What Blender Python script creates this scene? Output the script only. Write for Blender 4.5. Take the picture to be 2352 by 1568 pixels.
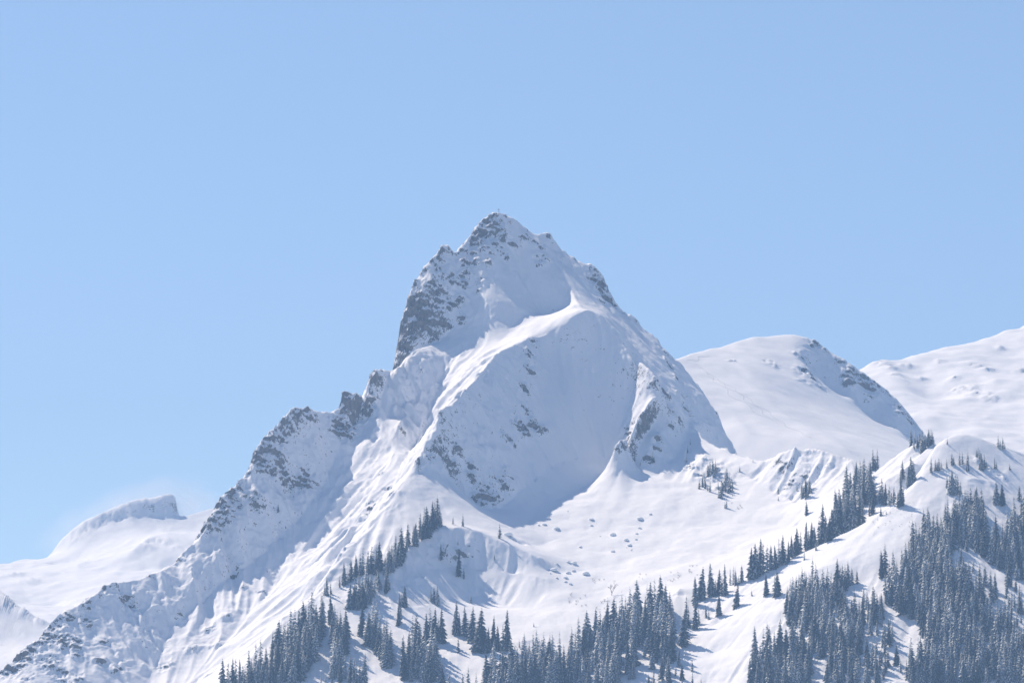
import bpy, math, random, time
import numpy as np
from mathutils import Vector
T0 = time.time()
sc = bpy.context.scene
for o in list(bpy.data.objects):
    bpy.data.objects.remove(o)

# ------------------------------------------------------------------ camera
HF = math.radians(12.0)                 # long lens
PITCH = math.radians(7.0)
W0, H0 = 2352.0, 1568.0                 # pixel frame that the measured positions refer to
FPX = W0 / 2 / math.tan(HF / 2)
cam_d = bpy.data.cameras.new('camera')
cam = bpy.data.objects.new('camera', cam_d)
sc.collection.objects.link(cam)
cam.location = (0, 0, 0)
cam.rotation_euler = (math.pi / 2 + PITCH, 0, 0)
cam_d.sensor_width = 36.0
cam_d.angle = HF
cam_d.clip_start = 1.0
cam_d.clip_end = 60000.0
sc.camera = cam

# ------------------------------------------------------------------ sky, sun, exposure
SUN = Vector((-0.447, 0.50, 0.746)).normalized()
SUN_EL = math.asin(SUN.z)
SUN_AZ = math.atan2(SUN.x, SUN.y)
world = bpy.data.worlds.new('World')
sc.world = world
world.use_nodes = True
wn = world.node_tree
wn.nodes.clear()
sky = wn.nodes.new('ShaderNodeTexSky')
sky.sky_type = 'NISHITA'
sky.sun_disc = False
sky.sun_elevation = SUN_EL
sky.sun_rotation = SUN_AZ
sky.altitude = 3500
sky.air_density = 1.0
sky.dust_density = 2.2
sky.ozone_density = 0.5
bgn = wn.nodes.new('ShaderNodeBackground')
bgn.inputs['Strength'].default_value = 0.102
wo = wn.nodes.new('ShaderNodeOutputWorld')
wn.links.new(sky.outputs[0], bgn.inputs[0])
wn.links.new(bgn.outputs[0], wo.inputs[0])

sun_d = bpy.data.lights.new('sun', 'SUN')
sun_d.energy = 5.0
sun_d.angle = math.radians(0.53)
sun_d.color = (1.0, 0.84, 0.66)
sun = bpy.data.objects.new('sun', sun_d)
sc.collection.objects.link(sun)
sun.location = (0, 0, 3000)
sun.rotation_euler = SUN.to_track_quat('Z', 'Y').to_euler()

sc.view_settings.view_transform = 'Standard'
sc.view_settings.look = 'None'
sc.view_settings.exposure = 0.5
sc.view_settings.gamma = 1.0
sc.cycles.max_bounces = 8
sc.cycles.diffuse_bounces = 3
sc.cycles.volume_bounces = 2
sc.cycles.use_denoising = True
# ------------------------------------------------------------------ pixel <-> place
CP, SP = math.cos(PITCH), math.sin(PITCH)
def ray_uv(u, v):
    """plan tangent x/y and height tangent z/y of the pixel's line of sight"""
    a = (u - W0 / 2) / FPX
    b = (H0 / 2 - v) / FPX
    den = CP - b * SP
    return a / den, (SP + b * CP) / den
def pt(u, v, Y):
    t, e = ray_uv(u, v)
    return (t * Y, Y, e * Y)
def project(x, y, z):
    d = y * CP + z * SP
    return W0 / 2 + FPX * x / d, H0 / 2 - FPX * (z * CP - y * SP) / d

# ------------------------------------------------------------------ noise
def _hash(i, j, k, seed):
    h = (i * np.uint32(374761393) + j * np.uint32(668265263) + k * np.uint32(2246822519) + np.uint32((seed * 3266489917) & 0xffffffff))
    h = (h ^ (h >> np.uint32(13))) * np.uint32(1274126177)
    h = h ^ (h >> np.uint32(16))
    return (h & np.uint32(0xffff)).astype(np.float32) * np.float32(2.0 / 65535.0) - np.float32(1.0)
def vnoise(x, y, z=None, seed=0):
    xi = np.floor(x); yi = np.floor(y)
    fx = (x - xi).astype(np.float32); fy = (y - yi).astype(np.float32)
    ux = fx * fx * fx * (fx * (fx * 6 - 15) + 10); uy = fy * fy * fy * (fy * (fy * 6 - 15) + 10)
    xi = xi.astype(np.int64).astype(np.uint32); yi = yi.astype(np.int64).astype(np.uint32)
    one = np.uint32(1)
    def plane(k):
        a = _hash(xi, yi, k, seed); b = _hash(xi + one, yi, k, seed)
        c = _hash(xi, yi + one, k, seed); d = _hash(xi + one, yi + one, k, seed)
        return (a + (b - a) * ux) * (1 - uy) + (c + (d - c) * ux) * uy
    if z is None:
        return plane(np.uint32(0))
    zi = np.floor(z); fz = (z - zi).astype(np.float32)
    uz = fz * fz * fz * (fz * (fz * 6 - 15) + 10)
    zi = zi.astype(np.int64).astype(np.uint32)
    return plane(zi) * (1 - uz) + plane(zi + one) * uz
def fbm(x, y, z=None, octs=4, seed=0, gain=0.5, ridged=False):
    s = 0.0; a = 1.0; tot = 0.0; f = 1.0
    for o in range(octs):
        n = vnoise(x * f + 17.3 * o, y * f + 5.1 * o, None if z is None else z * f + 9.7 * o, seed + o * 31)
        if ridged:
            n = 1.0 - 2.0 * np.abs(n)
        s = s + a * n; tot += a; a *= gain; f *= 2.07
    return s / tot

# ------------------------------------------------------------------ grid helpers
def blur(a, s, axis=None):
    if s <= 0.05:
        return a
    r = max(1, int(math.ceil(3 * s)))
    k = np.exp(-0.5 * (np.arange(-r, r + 1) / s) ** 2); k /= k.sum()
    for ax in ((0, 1) if axis is None else (axis,)):
        pad = [(0, 0), (0, 0)]; pad[ax] = (r, r)
        p = np.pad(a, pad, mode='edge')
        out = np.zeros_like(a)
        n = a.shape[ax]
        for i, w in enumerate(k):
            sl = [slice(None), slice(None)]; sl[ax] = slice(i, i + n)
            out += w * p[tuple(sl)]
        a = out
    return a
def bil(a, r, c):
    r = np.clip(r, 0, a.shape[0] - 1.001); c = np.clip(c, 0, a.shape[1] - 1.001)
    r0 = r.astype(np.int32); c0 = c.astype(np.int32)
    fr = r - r0; fc = c - c0
    return (a[r0, c0] * (1 - fr) + a[r0 + 1, c0] * fr) * (1 - fc) + (a[r0, c0 + 1] * (1 - fr) + a[r0 + 1, c0 + 1] * fr) * fc
def cub(a, r, c):
    """Catmull-Rom sample, so that a coarse field does not show its cells"""
    r = np.clip(r, 1, a.shape[0] - 3.001); c = np.clip(c, 1, a.shape[1] - 3.001)
    r0 = r.astype(np.int32); c0 = c.astype(np.int32)
    def w(f):
        return (-0.5 * f + f * f - 0.5 * f ** 3, 1 - 2.5 * f * f + 1.5 * f ** 3, 0.5 * f + 2 * f * f - 1.5 * f ** 3, -0.5 * f * f + 0.5 * f ** 3)
    wr, wc = w(r - r0), w(c - c0)
    out = 0
    for i in range(4):
        for j in range(4):
            out = out + wr[i] * wc[j] * a[r0 + i - 1, c0 + j - 1]
    return out

class Field:
    """height over plan: columns are plan bearings t = x / y (scaled by YM), rows are y"""
    def __init__(self, t0, t1, y0, y1, ym, cell):
        self.t0, self.t1, self.y0, self.y1, self.ym, self.cell = t0, t1, y0, y1, ym, cell
        self.nc = int((t1 - t0) * ym / cell) + 1
        self.nr = int((y1 - y0) / cell) + 1
        self.pts = []
    def line(self, pts, raw=False):
        """a crest, gully or slope line through measured points (u, v, distance)"""
        q = [p if raw else pt(*p) for p in pts]
        for a, b in zip(q[:-1], q[1:]):
            n = max(2, int(math.dist(a, b) / (self.cell * 0.5)))
            for i in range(n + 1):
                f = i / n
                self.pts.append((a[0] + (b[0] - a[0]) * f, a[1] + (b[1] - a[1]) * f, a[2] + (b[2] - a[2]) * f))
    def back(self, pts, dy, dz):
        q = [pt(*p) for p in pts]
        self.line([(x, y + dy, z - dz) for x, y, z in q], raw=True)
    def solve(self, iters=(500, 300, 240, 160, 110, 70)):
        P = np.array(self.pts)
        cx = (P[:, 0] / P[:, 1] - self.t0) * self.ym; cy = P[:, 1] - self.y0
        z = None
        n = len(iters)
        for li, it in enumerate(iters):
            cell = self.cell * 2 ** (n - 1 - li)
            nc = int((self.t1 - self.t0) * self.ym / cell) + 1; nr = int((self.y1 - self.y0) / cell) + 1
            ic = np.round(cx / cell).astype(int); ir = np.round(cy / cell).astype(int)
            ok = (ic >= 0) & (ic < nc) & (ir >= 0) & (ir < nr)
            s = np.zeros((nr, nc)); w = np.zeros((nr, nc))
            np.add.at(s, (ir[ok], ic[ok]), P[ok, 2]); np.add.at(w, (ir[ok], ic[ok]), 1)
            m = w > 0; cv = np.where(m, s / np.maximum(w, 1), 0)
            if z is None:
                z = np.full((nr, nc), P[:, 2].mean())
            else:
                R, C = np.meshgrid(np.arange(nr) * cell / pc, np.arange(nc) * cell / pc, indexing='ij')
                z = bil(z, R, C)
            z[m] = cv[m]
            for k in range(it):
                p = np.pad(z, 1, mode='edge')
                z = 0.25 * (p[:-2, 1:-1] + p[2:, 1:-1] + p[1:-1, :-2] + p[1:-1, 2:])
                z[m] = cv[m]
            pc = cell
        self.z = z; self.nr, self.nc = z.shape
        self.crest = m
    def rc(self, x, y):
        return (y - self.y0) / self.cell, (x / y - self.t0) * self.ym / self.cell
    def height(self, x, y):
        r, c = self.rc(np.asarray(x, float), np.asarray(y, float))
        return bil(self.z, r, c)
    def hit(self, u, v, ymin=None):
        """first place where the pixel's line of sight meets the ground"""
        t, e = ray_uv(u, v)
        ys = np.arange(ymin or self.y0, self.y1, 0.5)
        zz = self.height(t * ys, ys)
        k = np.nonzero(zz >= e * ys)[0]
        if len(k) == 0:
            return None
        y = ys[k[0]]
        return (t * y, y, float(zz[k[0]]))
    def plan(self):
        R, C = np.meshgrid(np.arange(self.nr), np.arange(self.nc), indexing='ij')
        Y = self.y0 + R * self.cell
        X = (self.t0 + C * self.cell / self.ym) * Y
        return R.astype(float), C.astype(float), X, Y
    def spot(self, pts, soft=1.0):
        """a 0..1 plan map that is high round the given ground places (x, y, radius)"""
        R, C, X, Y = self.plan()
        m = np.zeros((self.nr, self.nc))
        for x, y, rad in pts:
            m = np.maximum(m, np.exp(-((X - x) ** 2 + (Y - y) ** 2) / (rad * rad)))
        return m
    def streaks(self, base, wls, length, seed):
        """noise drawn out along the fall line: runnels, flutes and small ribs"""
        R, C, X, Y = self.plan()
        ns = [vnoise(X / wl, Y / wl, None, seed + k).ravel() for k, wl in enumerate(wls)]
        gr, gc = np.gradient(blur(base, 6.0 / self.cell))
        g = np.sqrt(gr * gr + gc * gc) + 1e-6
        st = 2.0
        gr, gc = (st * gr / g).astype(np.float32).ravel(), (st * gc / g).astype(np.float32).ravel()
        outs = [n.copy() for n in ns]
        steps = int(length / self.cell / st)
        nc = np.int32(self.nc)
        for sgn in (1, -1):
            r, c = R.astype(np.float32).ravel(), C.astype(np.float32).ravel()
            for i in range(steps):
                k = (r + 0.5).astype(np.int32) * nc + (c + 0.5).astype(np.int32)
                r += sgn * gr[k]; c += sgn * gc[k]
                np.clip(r, 0, self.nr - 1.51, out=r); np.clip(c, 0, self.nc - 1.51, out=c)
                k = (r + 0.5).astype(np.int32) * nc + (c + 0.5).astype(np.int32)
                w = np.float32(1.0 - (i + 1) / (steps + 1))
                for n, o in zip(ns, outs):
                    o += w * n[k]
        res = []
        for o in outs:
            o = blur(o.reshape(self.nr, self.nc).astype(np.float64), 0.7)
            res.append(np.clip(o / o.std(), -2.5, 2.5))
        return res

def grid_mesh(name, X, Y, Z, attrs=None):
    nr, nc = X.shape
    me = bpy.data.meshes.new(name)
    co = np.stack([X, Y, Z], -1).reshape(-1, 3).astype(np.float32)
    idx = np.arange(nr * nc, dtype=np.int32).reshape(nr, nc)
    q = np.stack([idx[:-1, :-1], idx[:-1, 1:], idx[1:, 1:], idx[1:, :-1]], -1).reshape(-1, 4)
    me.vertices.add(len(co)); me.vertices.foreach_set('co', co.ravel())
    me.loops.add(q.size); me.loops.foreach_set('vertex_index', q.ravel())
    me.polygons.add(len(q))
    me.polygons.foreach_set('loop_start', np.arange(0, q.size, 4, dtype=np.int32))
    me.polygons.foreach_set('use_smooth', np.ones(len(q), dtype=bool))
    for k, a in (attrs or {}).items():
        at = me.attributes.new(k, 'FLOAT', 'POINT')
        at.data.foreach_set('value', a.ravel().astype(np.float32))
    me.update(calc_edges=True)
    me.validate()
    return me

def rows_for(field, cols_u, nrows, ya, yb, hidden=0.3, base=0.45, blurc=10):
    """per bearing, rows spaced by the length of the ground rather than by distance"""
    a = (np.asarray(cols_u) - W0 / 2) / FPX
    ts = a / (CP - 0.0 * SP) / 1.0
    ys = np.arange(ya, yb + 0.01, 2.0)
    YY, TT = np.meshgrid(ys, ts, indexing='ij')
    zz = field.height(TT * YY, YY)
    sl = np.gradient(zz, 2.0, axis=0)
    w = np.sqrt(base + np.clip(sl, 0, 3) ** 2)
    el = zz / YY
    hid = el < np.maximum.accumulate(el, axis=0) - 0.0015
    w = np.where(hid, hidden, w)
    w = blur(w, 5, axis=0); w = blur(w, blurc, axis=1)
    cw = np.cumsum(w, axis=0); cw = (cw - cw[0]) / (cw[-1] - cw[0])
    q = np.linspace(0, 1, nrows)
    Y = np.empty((nrows, len(ts)))
    for j in range(len(ts)):
        Y[:, j] = np.interp(q, cw[:, j], ys)
    return Y * ts[None, :], Y

# ------------------------------------------------------------------ the main mountain
def TT(u): return (u - W0 / 2) / FPX
M = Field(TT(-330), TT(2700), 4200, 5800, 5000.0, 1.5)
K = [(-330, 1790, 4640), (-150, 1670, 4720), (0, 1545, 4800), (45, 1500, 4815), (100, 1440, 4840), (140, 1405, 4860), (195, 1380, 4880), (240, 1345, 4900),
     (262, 1342, 4905), (345, 1320, 4935), (410, 1285, 4970), (455, 1225, 5000), (490, 1170, 5020), (520, 1127, 5045), (545, 1100, 5060), (572, 1080, 5080), (582, 1045, 5090),
     (600, 1005, 5105), (625, 975, 5125), (650, 952, 5140), (675, 938, 5160), (692, 940, 5166), (705, 935, 5172), (720, 942, 5180), (758, 947, 5200), (778, 938, 5210), (786, 905, 5212), (797, 893, 5215),
     (812, 903, 5218), (826, 895, 5222), (842, 906, 5228), (848, 870, 5240), (857, 853, 5250), (872, 852, 5262), (900, 853, 5285)]
M.line(K)
M.back(K[:-3], 70, 75)
M.back(K[:-6], 160, 190)
# summit block: left wall, twin pinnacle, summit, shoulders, right hand ridge
WALL = [(905, 846, 5370), (912, 800, 5382), (922, 740, 5392), (935, 690, 5402), (950, 650, 5412), (972, 620, 5425), (990, 590, 5436), (1005, 568, 5444), (1017, 554, 5450)]
TOP = [(1017, 554, 5450), (1030, 565, 5455), (1040, 578, 5459), (1052, 577, 5462), (1062, 560, 5468), (1076, 549, 5474), (1084, 536, 5480), (1098, 518, 5488), (1115, 503, 5495), (1133, 491, 5500),
       (1150, 493, 5502), (1165, 501, 5503), (1185, 501, 5503), (1200, 515, 5504), (1215, 526, 5505), (1230, 537, 5506), (1238, 530, 5508), (1250, 526, 5510), (1262, 530, 5511), (1275, 550, 5512), (1290, 572, 5511),
       (1305, 585, 5510), (1322, 598, 5507), (1340, 604, 5504), (1360, 608, 5502), (1378, 622, 5501), (1392, 645, 5499), (1400, 668, 5497), (1412, 690, 5494), (1425, 708, 5492), (1440, 722, 5489),
       (1452, 732, 5486), (1460, 730, 5484), (1467, 745, 5482), (1490, 765, 5476), (1510, 780, 5470), (1528, 798, 5460), (1545, 818, 5452), (1580, 855, 5444), (1620, 905, 5428), (1650, 955, 5408), (1675, 1005, 5380), (1697, 1050, 5350)]
M.line([(1545, 835, 5440), (1562, 862, 5422), (1580, 890, 5400), (1596, 930, 5370), (1605, 968, 5335)])
M.line(WALL); M.line(TOP); M.back(TOP, 4, 0.3); M.back(WALL, 4, 0.3); M.back(K, 4, 0.3)
M.back(WALL + TOP[1:], 60, 95)
M.back(TOP, 150, 230)
# foot of the left wall, and the rock buttress below it
M.line([(870, 880, 5290), (905, 862, 5318), (930, 850, 5335), (955, 828, 5352), (985, 800, 5372), (1010, 785, 5385)])
M.line([(1000, 600, 5428), (985, 650, 5405), (975, 720, 5388), (990, 770, 5384)])
M.line([(1045, 590, 5452), (1052, 650, 5428), (1060, 700, 5412), (1050, 745, 5398), (1010, 785, 5385)])
# summit face and the hanging snow field under it
M.line([(1133, 495, 5496), (1120, 560, 5470), (1110, 620, 5440), (1108, 680, 5411), (1086, 740, 5390)])
M.line([(1215, 535, 5498), (1220, 600, 5474), (1225, 660, 5446), (1215, 712, 5416), (1190, 745, 5395), (1150, 785, 5355)])
M.line([(1108, 680, 5411), (1148, 683, 5404), (1180, 695, 5405), (1212, 714, 5411), (1240, 728, 5425), (1266, 741, 5430), (1295, 722, 5434)])
M.line([(1290, 600, 5488), (1292, 640, 5460), (1312, 665, 5450), (1322, 688, 5428), (1330, 697, 5395)])
M.line([(1086, 740, 5394), (1060, 785, 5368), (1035, 825, 5348), (1020, 860, 5328), (1005, 905, 5296), (985, 960, 5258), (955, 1020, 5192), (915, 1085, 5092), (865, 1160, 5030), (810, 1235, 4985), (752, 1325, 4915), (695, 1388, 4865), (605, 1470, 4800), (535, 1550, 4740), (450, 1650, 4660)])
# crest below the summit face with the big shaded wall on its right
R2 = [(1375, 715, 5372), (1340, 697, 5365), (1318, 712, 5360), (1285, 738, 5352), (1262, 758, 5347), (1240, 768, 5341), (1222, 764, 5336), (1180, 787, 5304), (1135, 815, 5270), (1110, 850, 5235), (1065, 900, 5175), (1035, 925, 5142), (1010, 945, 5115), (1000, 990, 5095), (965, 1045, 5070), (950, 1075, 5055)]
M.line(R2)
R3 = [(1375, 715, 5372), (1405, 742, 5362), (1430, 775, 5348), (1460, 812, 5325), (1490, 842, 5300), (1507, 859, 5290), (1520, 885, 5284), (1492, 920, 5260), (1456, 951, 5236), (1415, 1002, 5198)]
M.line(R3)
M.line([(1375, 715, 5372), (1400, 735, 5420), (1440, 770, 5425), (1500, 815, 5415), (1535, 865, 5385), (1560, 905, 5345)])
# rock spur right of the wall, and the hollow between
M.line([(1556, 916, 5318), (1550, 965, 5280), (1522, 988, 5258), (1498, 1005, 5240), (1490, 1035, 5222)])
M.line([(1530, 925, 5298), (1502, 975, 5264), (1476, 1012, 5242), (1468, 1036, 5230)])
M.line([(1586, 950, 5336), (1575, 1000, 5284), (1558, 1045, 5242), (1535, 1068, 5222)])
# the wall itself: foot and middle
M.line([(1030, 1105, 5090), (1070, 1140, 5084), (1110, 1175, 5078), (1150, 1170, 5092), (1200, 1130, 5130), (1260, 1080, 5192), (1320, 1060, 5230), (1370, 1050, 5255), (1405, 1055, 5262), (1425, 1078, 5250)])
M.line([(1262, 790, 5342), (1262, 830, 5328), (1255, 920, 5276), (1235, 990, 5232), (1205, 1050, 5180), (1175, 1110, 5118)])
M.line([(1345, 780, 5348), (1370, 880, 5320), (1375, 980, 5288), (1365, 1035, 5260)])
M.line([(1440, 825, 5346), (1464, 868, 5322), (1448, 930, 5302), (1422, 985, 5284), (1402, 1018, 5272)])
M.line([(1300, 800, 5340), (1310, 900, 5298), (1305, 1000, 5252)])
# left flank: rib, gully, ribs
L1 = [(1010, 785, 5385), (965, 796, 5345), (938, 812, 5320), (900, 875, 5265), (865, 930, 5230), (839, 968, 5205), (819, 1033, 5168), (790, 1085, 5135), (752, 1170, 5075), (700, 1262, 5010), (640, 1335, 4960), (560, 1425, 4895), (480, 1520, 4830), (400, 1620, 4750)]
M.line(L1)
M.line([(850, 930, 5240), (800, 985, 5198), (779, 1024, 5172), (742, 1118, 5115), (664, 1215, 5050), (580, 1290, 4998), (487, 1355, 4945), (400, 1440, 4890), (361, 1517, 4845), (330, 1610, 4770)])
M.line([(615, 1125, 5062), (578, 1180, 5034), (525, 1245, 4997), (465, 1312, 4956), (405, 1382, 4909)])
M.line([(905, 1040, 5142), (850, 1135, 5052), (792, 1228, 4985), (725, 1325, 4912), (650, 1415, 4852), (560, 1510, 4788)])
M.line([(700, 1010, 5150), (720, 1060, 5132), (700, 1110, 5112), (655, 1140, 5090)])
M.line([(925, 960, 5208), (882, 1040, 5150), (830, 1130, 5085), (770, 1230, 5015), (690, 1330, 4945), (600, 1430, 4870), (520, 1520, 4800)])
M.line([(290, 1380, 4900), (300, 1450, 4862), (280, 1520, 4820), (250, 1600, 4770)])
M.line([(180, 1450, 4840), (150, 1520, 4800), (110, 1600, 4750)])
# rib carrying the left forest, bench and knoll
MC = [(950, 1075, 5055), (915, 1122, 5020), (880, 1170, 4985), (840, 1210, 4955), (800, 1250, 4925), (760, 1310, 4880), (740, 1340, 4862), (690, 1390, 4825), (600, 1470, 4765), (530, 1550, 4712), (440, 1660, 4630)]
M.line(MC)
M.line([(950, 1075, 5055), (1000, 1105, 5046), (1060, 1150, 5032), (1110, 1190, 5016), (1150, 1215, 5000), (1200, 1240, 4978), (1245, 1270, 4952)])
M.line([(900, 1330, 4858), (925, 1271, 4890), (960, 1245, 4915), (1007, 1215, 4945), (1058, 1209, 4955), (1100, 1218, 4950), (1143, 1234, 4942), (1200, 1258, 4930), (1242, 1276, 4922)])
M.line([(955, 1325, 4868), (1010, 1310, 4905), (1065, 1305, 4926), (1110, 1315, 4922), (1160, 1318, 4914), (1215, 1318, 4902), (1250, 1322, 4892)])
M.line([(880, 1400, 4808), (960, 1392, 4822), (1040, 1375, 4868), (1103, 1378, 4894), (1150, 1398, 4872), (1210, 1400, 4850), (1280, 1400, 4822)])
M.line([(700, 1480, 4735), (800, 1470, 4742), (900, 1470, 4745), (1000, 1470, 4757), (1100, 1465, 4775), (1200, 1470, 4745), (1270, 1460, 4760)])
M.line([(600, 1568, 4670), (760, 1568, 4660), (900, 1568, 4655), (1050, 1568, 4655), (1150, 1568, 4650), (1250, 1568, 4640)])
# bowl
M.line([(1150, 1215, 5000), (1215, 1200, 5064), (1280, 1150, 5142), (1350, 1118, 5190), (1420, 1092, 5238), (1480, 1090, 5205), (1560, 1110, 5166), (1640, 1110, 5166), (1720, 1095, 5160), (1800, 1150, 5090)])
M.line([(1200, 1262, 4968), (1260, 1250, 5008), (1350, 1220, 5045), (1450, 1210, 5056), (1550, 1210, 5046), (1650, 1205, 5046), (1750, 1205, 5034), (1830, 1220, 4995)])
M.line([(1255, 1315, 4918), (1330, 1318, 4922), (1420, 1290, 4952), (1520, 1268, 4972), (1620, 1268, 4962), (1720, 1280, 4925)])
M.line([(1290, 1368, 4852), (1340, 1378, 4846), (1400, 1360, 4860), (1480, 1325, 4880), (1560, 1310, 4885), (1640, 1320, 4862), (1700, 1325, 4838)])
M.line([(1330, 1400, 4815), (1400, 1400, 4822), (1480, 1385, 4812), (1545, 1370, 4800), (1620, 1360, 4800)])
# right hand ridge behind the bowl
R4 = [(1605, 970, 5332), (1602, 992, 5298), (1622, 1011, 5268), (1652, 1027, 5245), (1688, 1045, 5222), (1745, 1056, 5185), (1775, 1050, 5165), (1795, 1040, 5148), (1830, 1028, 5132), (1870, 1024, 5122), (1905, 1035, 5112), (1960, 1050, 5090), (2010, 1075, 5065), (2060, 1090, 5050), (2120, 1110, 5030), (2250, 1150, 5010), (2500, 1250, 4990)]
M.line(R4); M.back(R4[5:], 60, 45); M.back(R4[5:], 170, 130)
M.line([(1600, 1032, 5246), (1585, 1065, 5212), (1578, 1095, 5182)])
M.line([(1650, 1060, 5205), (1640, 1100, 5172)])
M.line([(1790, 1085, 5128), (1810, 1130, 5098), (1830, 1170, 5050)])
M.line([(1880, 1060, 5100), (1870, 1110, 5070), (1880, 1150, 5030)])
# near ridge with the dome on the right
R5 = [(1640, 1372, 4788), (1687, 1346, 4790), (1721, 1329, 4790), (1770, 1304, 4790), (1814, 1282, 4790), (1870, 1256, 4790), (1921, 1230, 4790), (1984, 1200, 4795), (2048, 1157, 4806), (2082, 1134, 4816), (2110, 1090, 4838), (2133, 1042, 4862), (2159, 998, 4888), (2200, 983, 4900), (2240, 989, 4906), (2281, 1016, 4902), (2321, 1029, 4902), (2352, 1042, 4902), (2500, 1095, 4902), (2700, 1160, 4902)]
M.line(R5); M.back(R5[3:9], 45, 8); M.back(R5[9:], 60, 12); M.back(R5[14:], 150, 70)
M.line([(1940, 1150, 4955), (1965, 1125, 4965), (1985, 1108, 4975), (2010, 1085, 4985), (2044, 1054, 4992), (2080, 1030, 4995), (2112, 1010, 4990), (2140, 1003, 4970)])
M.line([(1930, 1190, 4900), (1975, 1160, 4915), (2020, 1120, 4925), (2060, 1085, 4930), (2100, 1055, 4930)])
M.line([(1750, 1360, 4745), (1800, 1335, 4735), (1880, 1305, 4725), (1960, 1275, 4725), (2050, 1240, 4740), (2110, 1180, 4775), (2160, 1120, 4812), (2200, 1060, 4850)])
M.line([(2230, 1090, 4822), (2300, 1110, 4825), (2352, 1140, 4815), (2500, 1200, 4800)])
M.line([(2150, 1190, 4765), (2193, 1243, 4728), (2270, 1312, 4678), (2352, 1386, 4622), (2450, 1475, 4555)])
M.line([(2230, 1190, 4752), (2290, 1240, 4735), (2352, 1300, 4700), (2480, 1390, 4640)])
M.line([(1640, 1440, 4725), (1700, 1420, 4700), (1780, 1400, 4680), (1860, 1400, 4660), (1950, 1385, 4650), (2050, 1360, 4655), (2150, 1330, 4665), (2230, 1350, 4640)])
M.line([(1640, 1500, 4672), (1720, 1490, 4640), (1800, 1490, 4610), (1950, 1480, 4585), (2100, 1470, 4575), (2250, 1470, 4560), (2352, 1480, 4540)])
M.line([(1620, 1568, 4612), (1720, 1568, 4580), (1800, 1568, 4545), (1950, 1568, 4520), (2100, 1568, 4505), (2352, 1568, 4480), (2600, 1590, 4470)])
# forest spur in the middle and the hollow beside it
M.line([(1560, 1345, 4815), (1545, 1400, 4768), (1510, 1450, 4725), (1470, 1510, 4680), (1440, 1568, 4630)])
M.line([(1340, 1405, 4808), (1320, 1470, 4752), (1310, 1568, 4640)])
M.line([(1595, 1420, 4752), (1580, 1480, 4700), (1560, 1540, 4640), (1545, 1600, 4590)])
# below the frame, and behind
for yy, zz in ((4400, 120), (4300, 60), (4200, 10)):
    M.line([(TT(u) * yy, yy, zz) for u in (-330, 600, 1400, 2000, 2700)], raw=True)
M.line([(TT(u) * 5800, 5800, z_) for u, z_ in ((-330, 60), (600, 150), (1400, 380), (2000, 380), (2700, 380))], raw=True)
M.line([(TT(u) * 5300, 5300, 110) for u in (-330, 250)], raw=True)
M.solve()
# ------------------------------------------------------------------ softening, runnels, crags
def place(u, v, f=None):
    h = (f or M).hit(u, v)
    return h
Zc = M.z.copy()
M.z = blur(Zc, 0.8)
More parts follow.
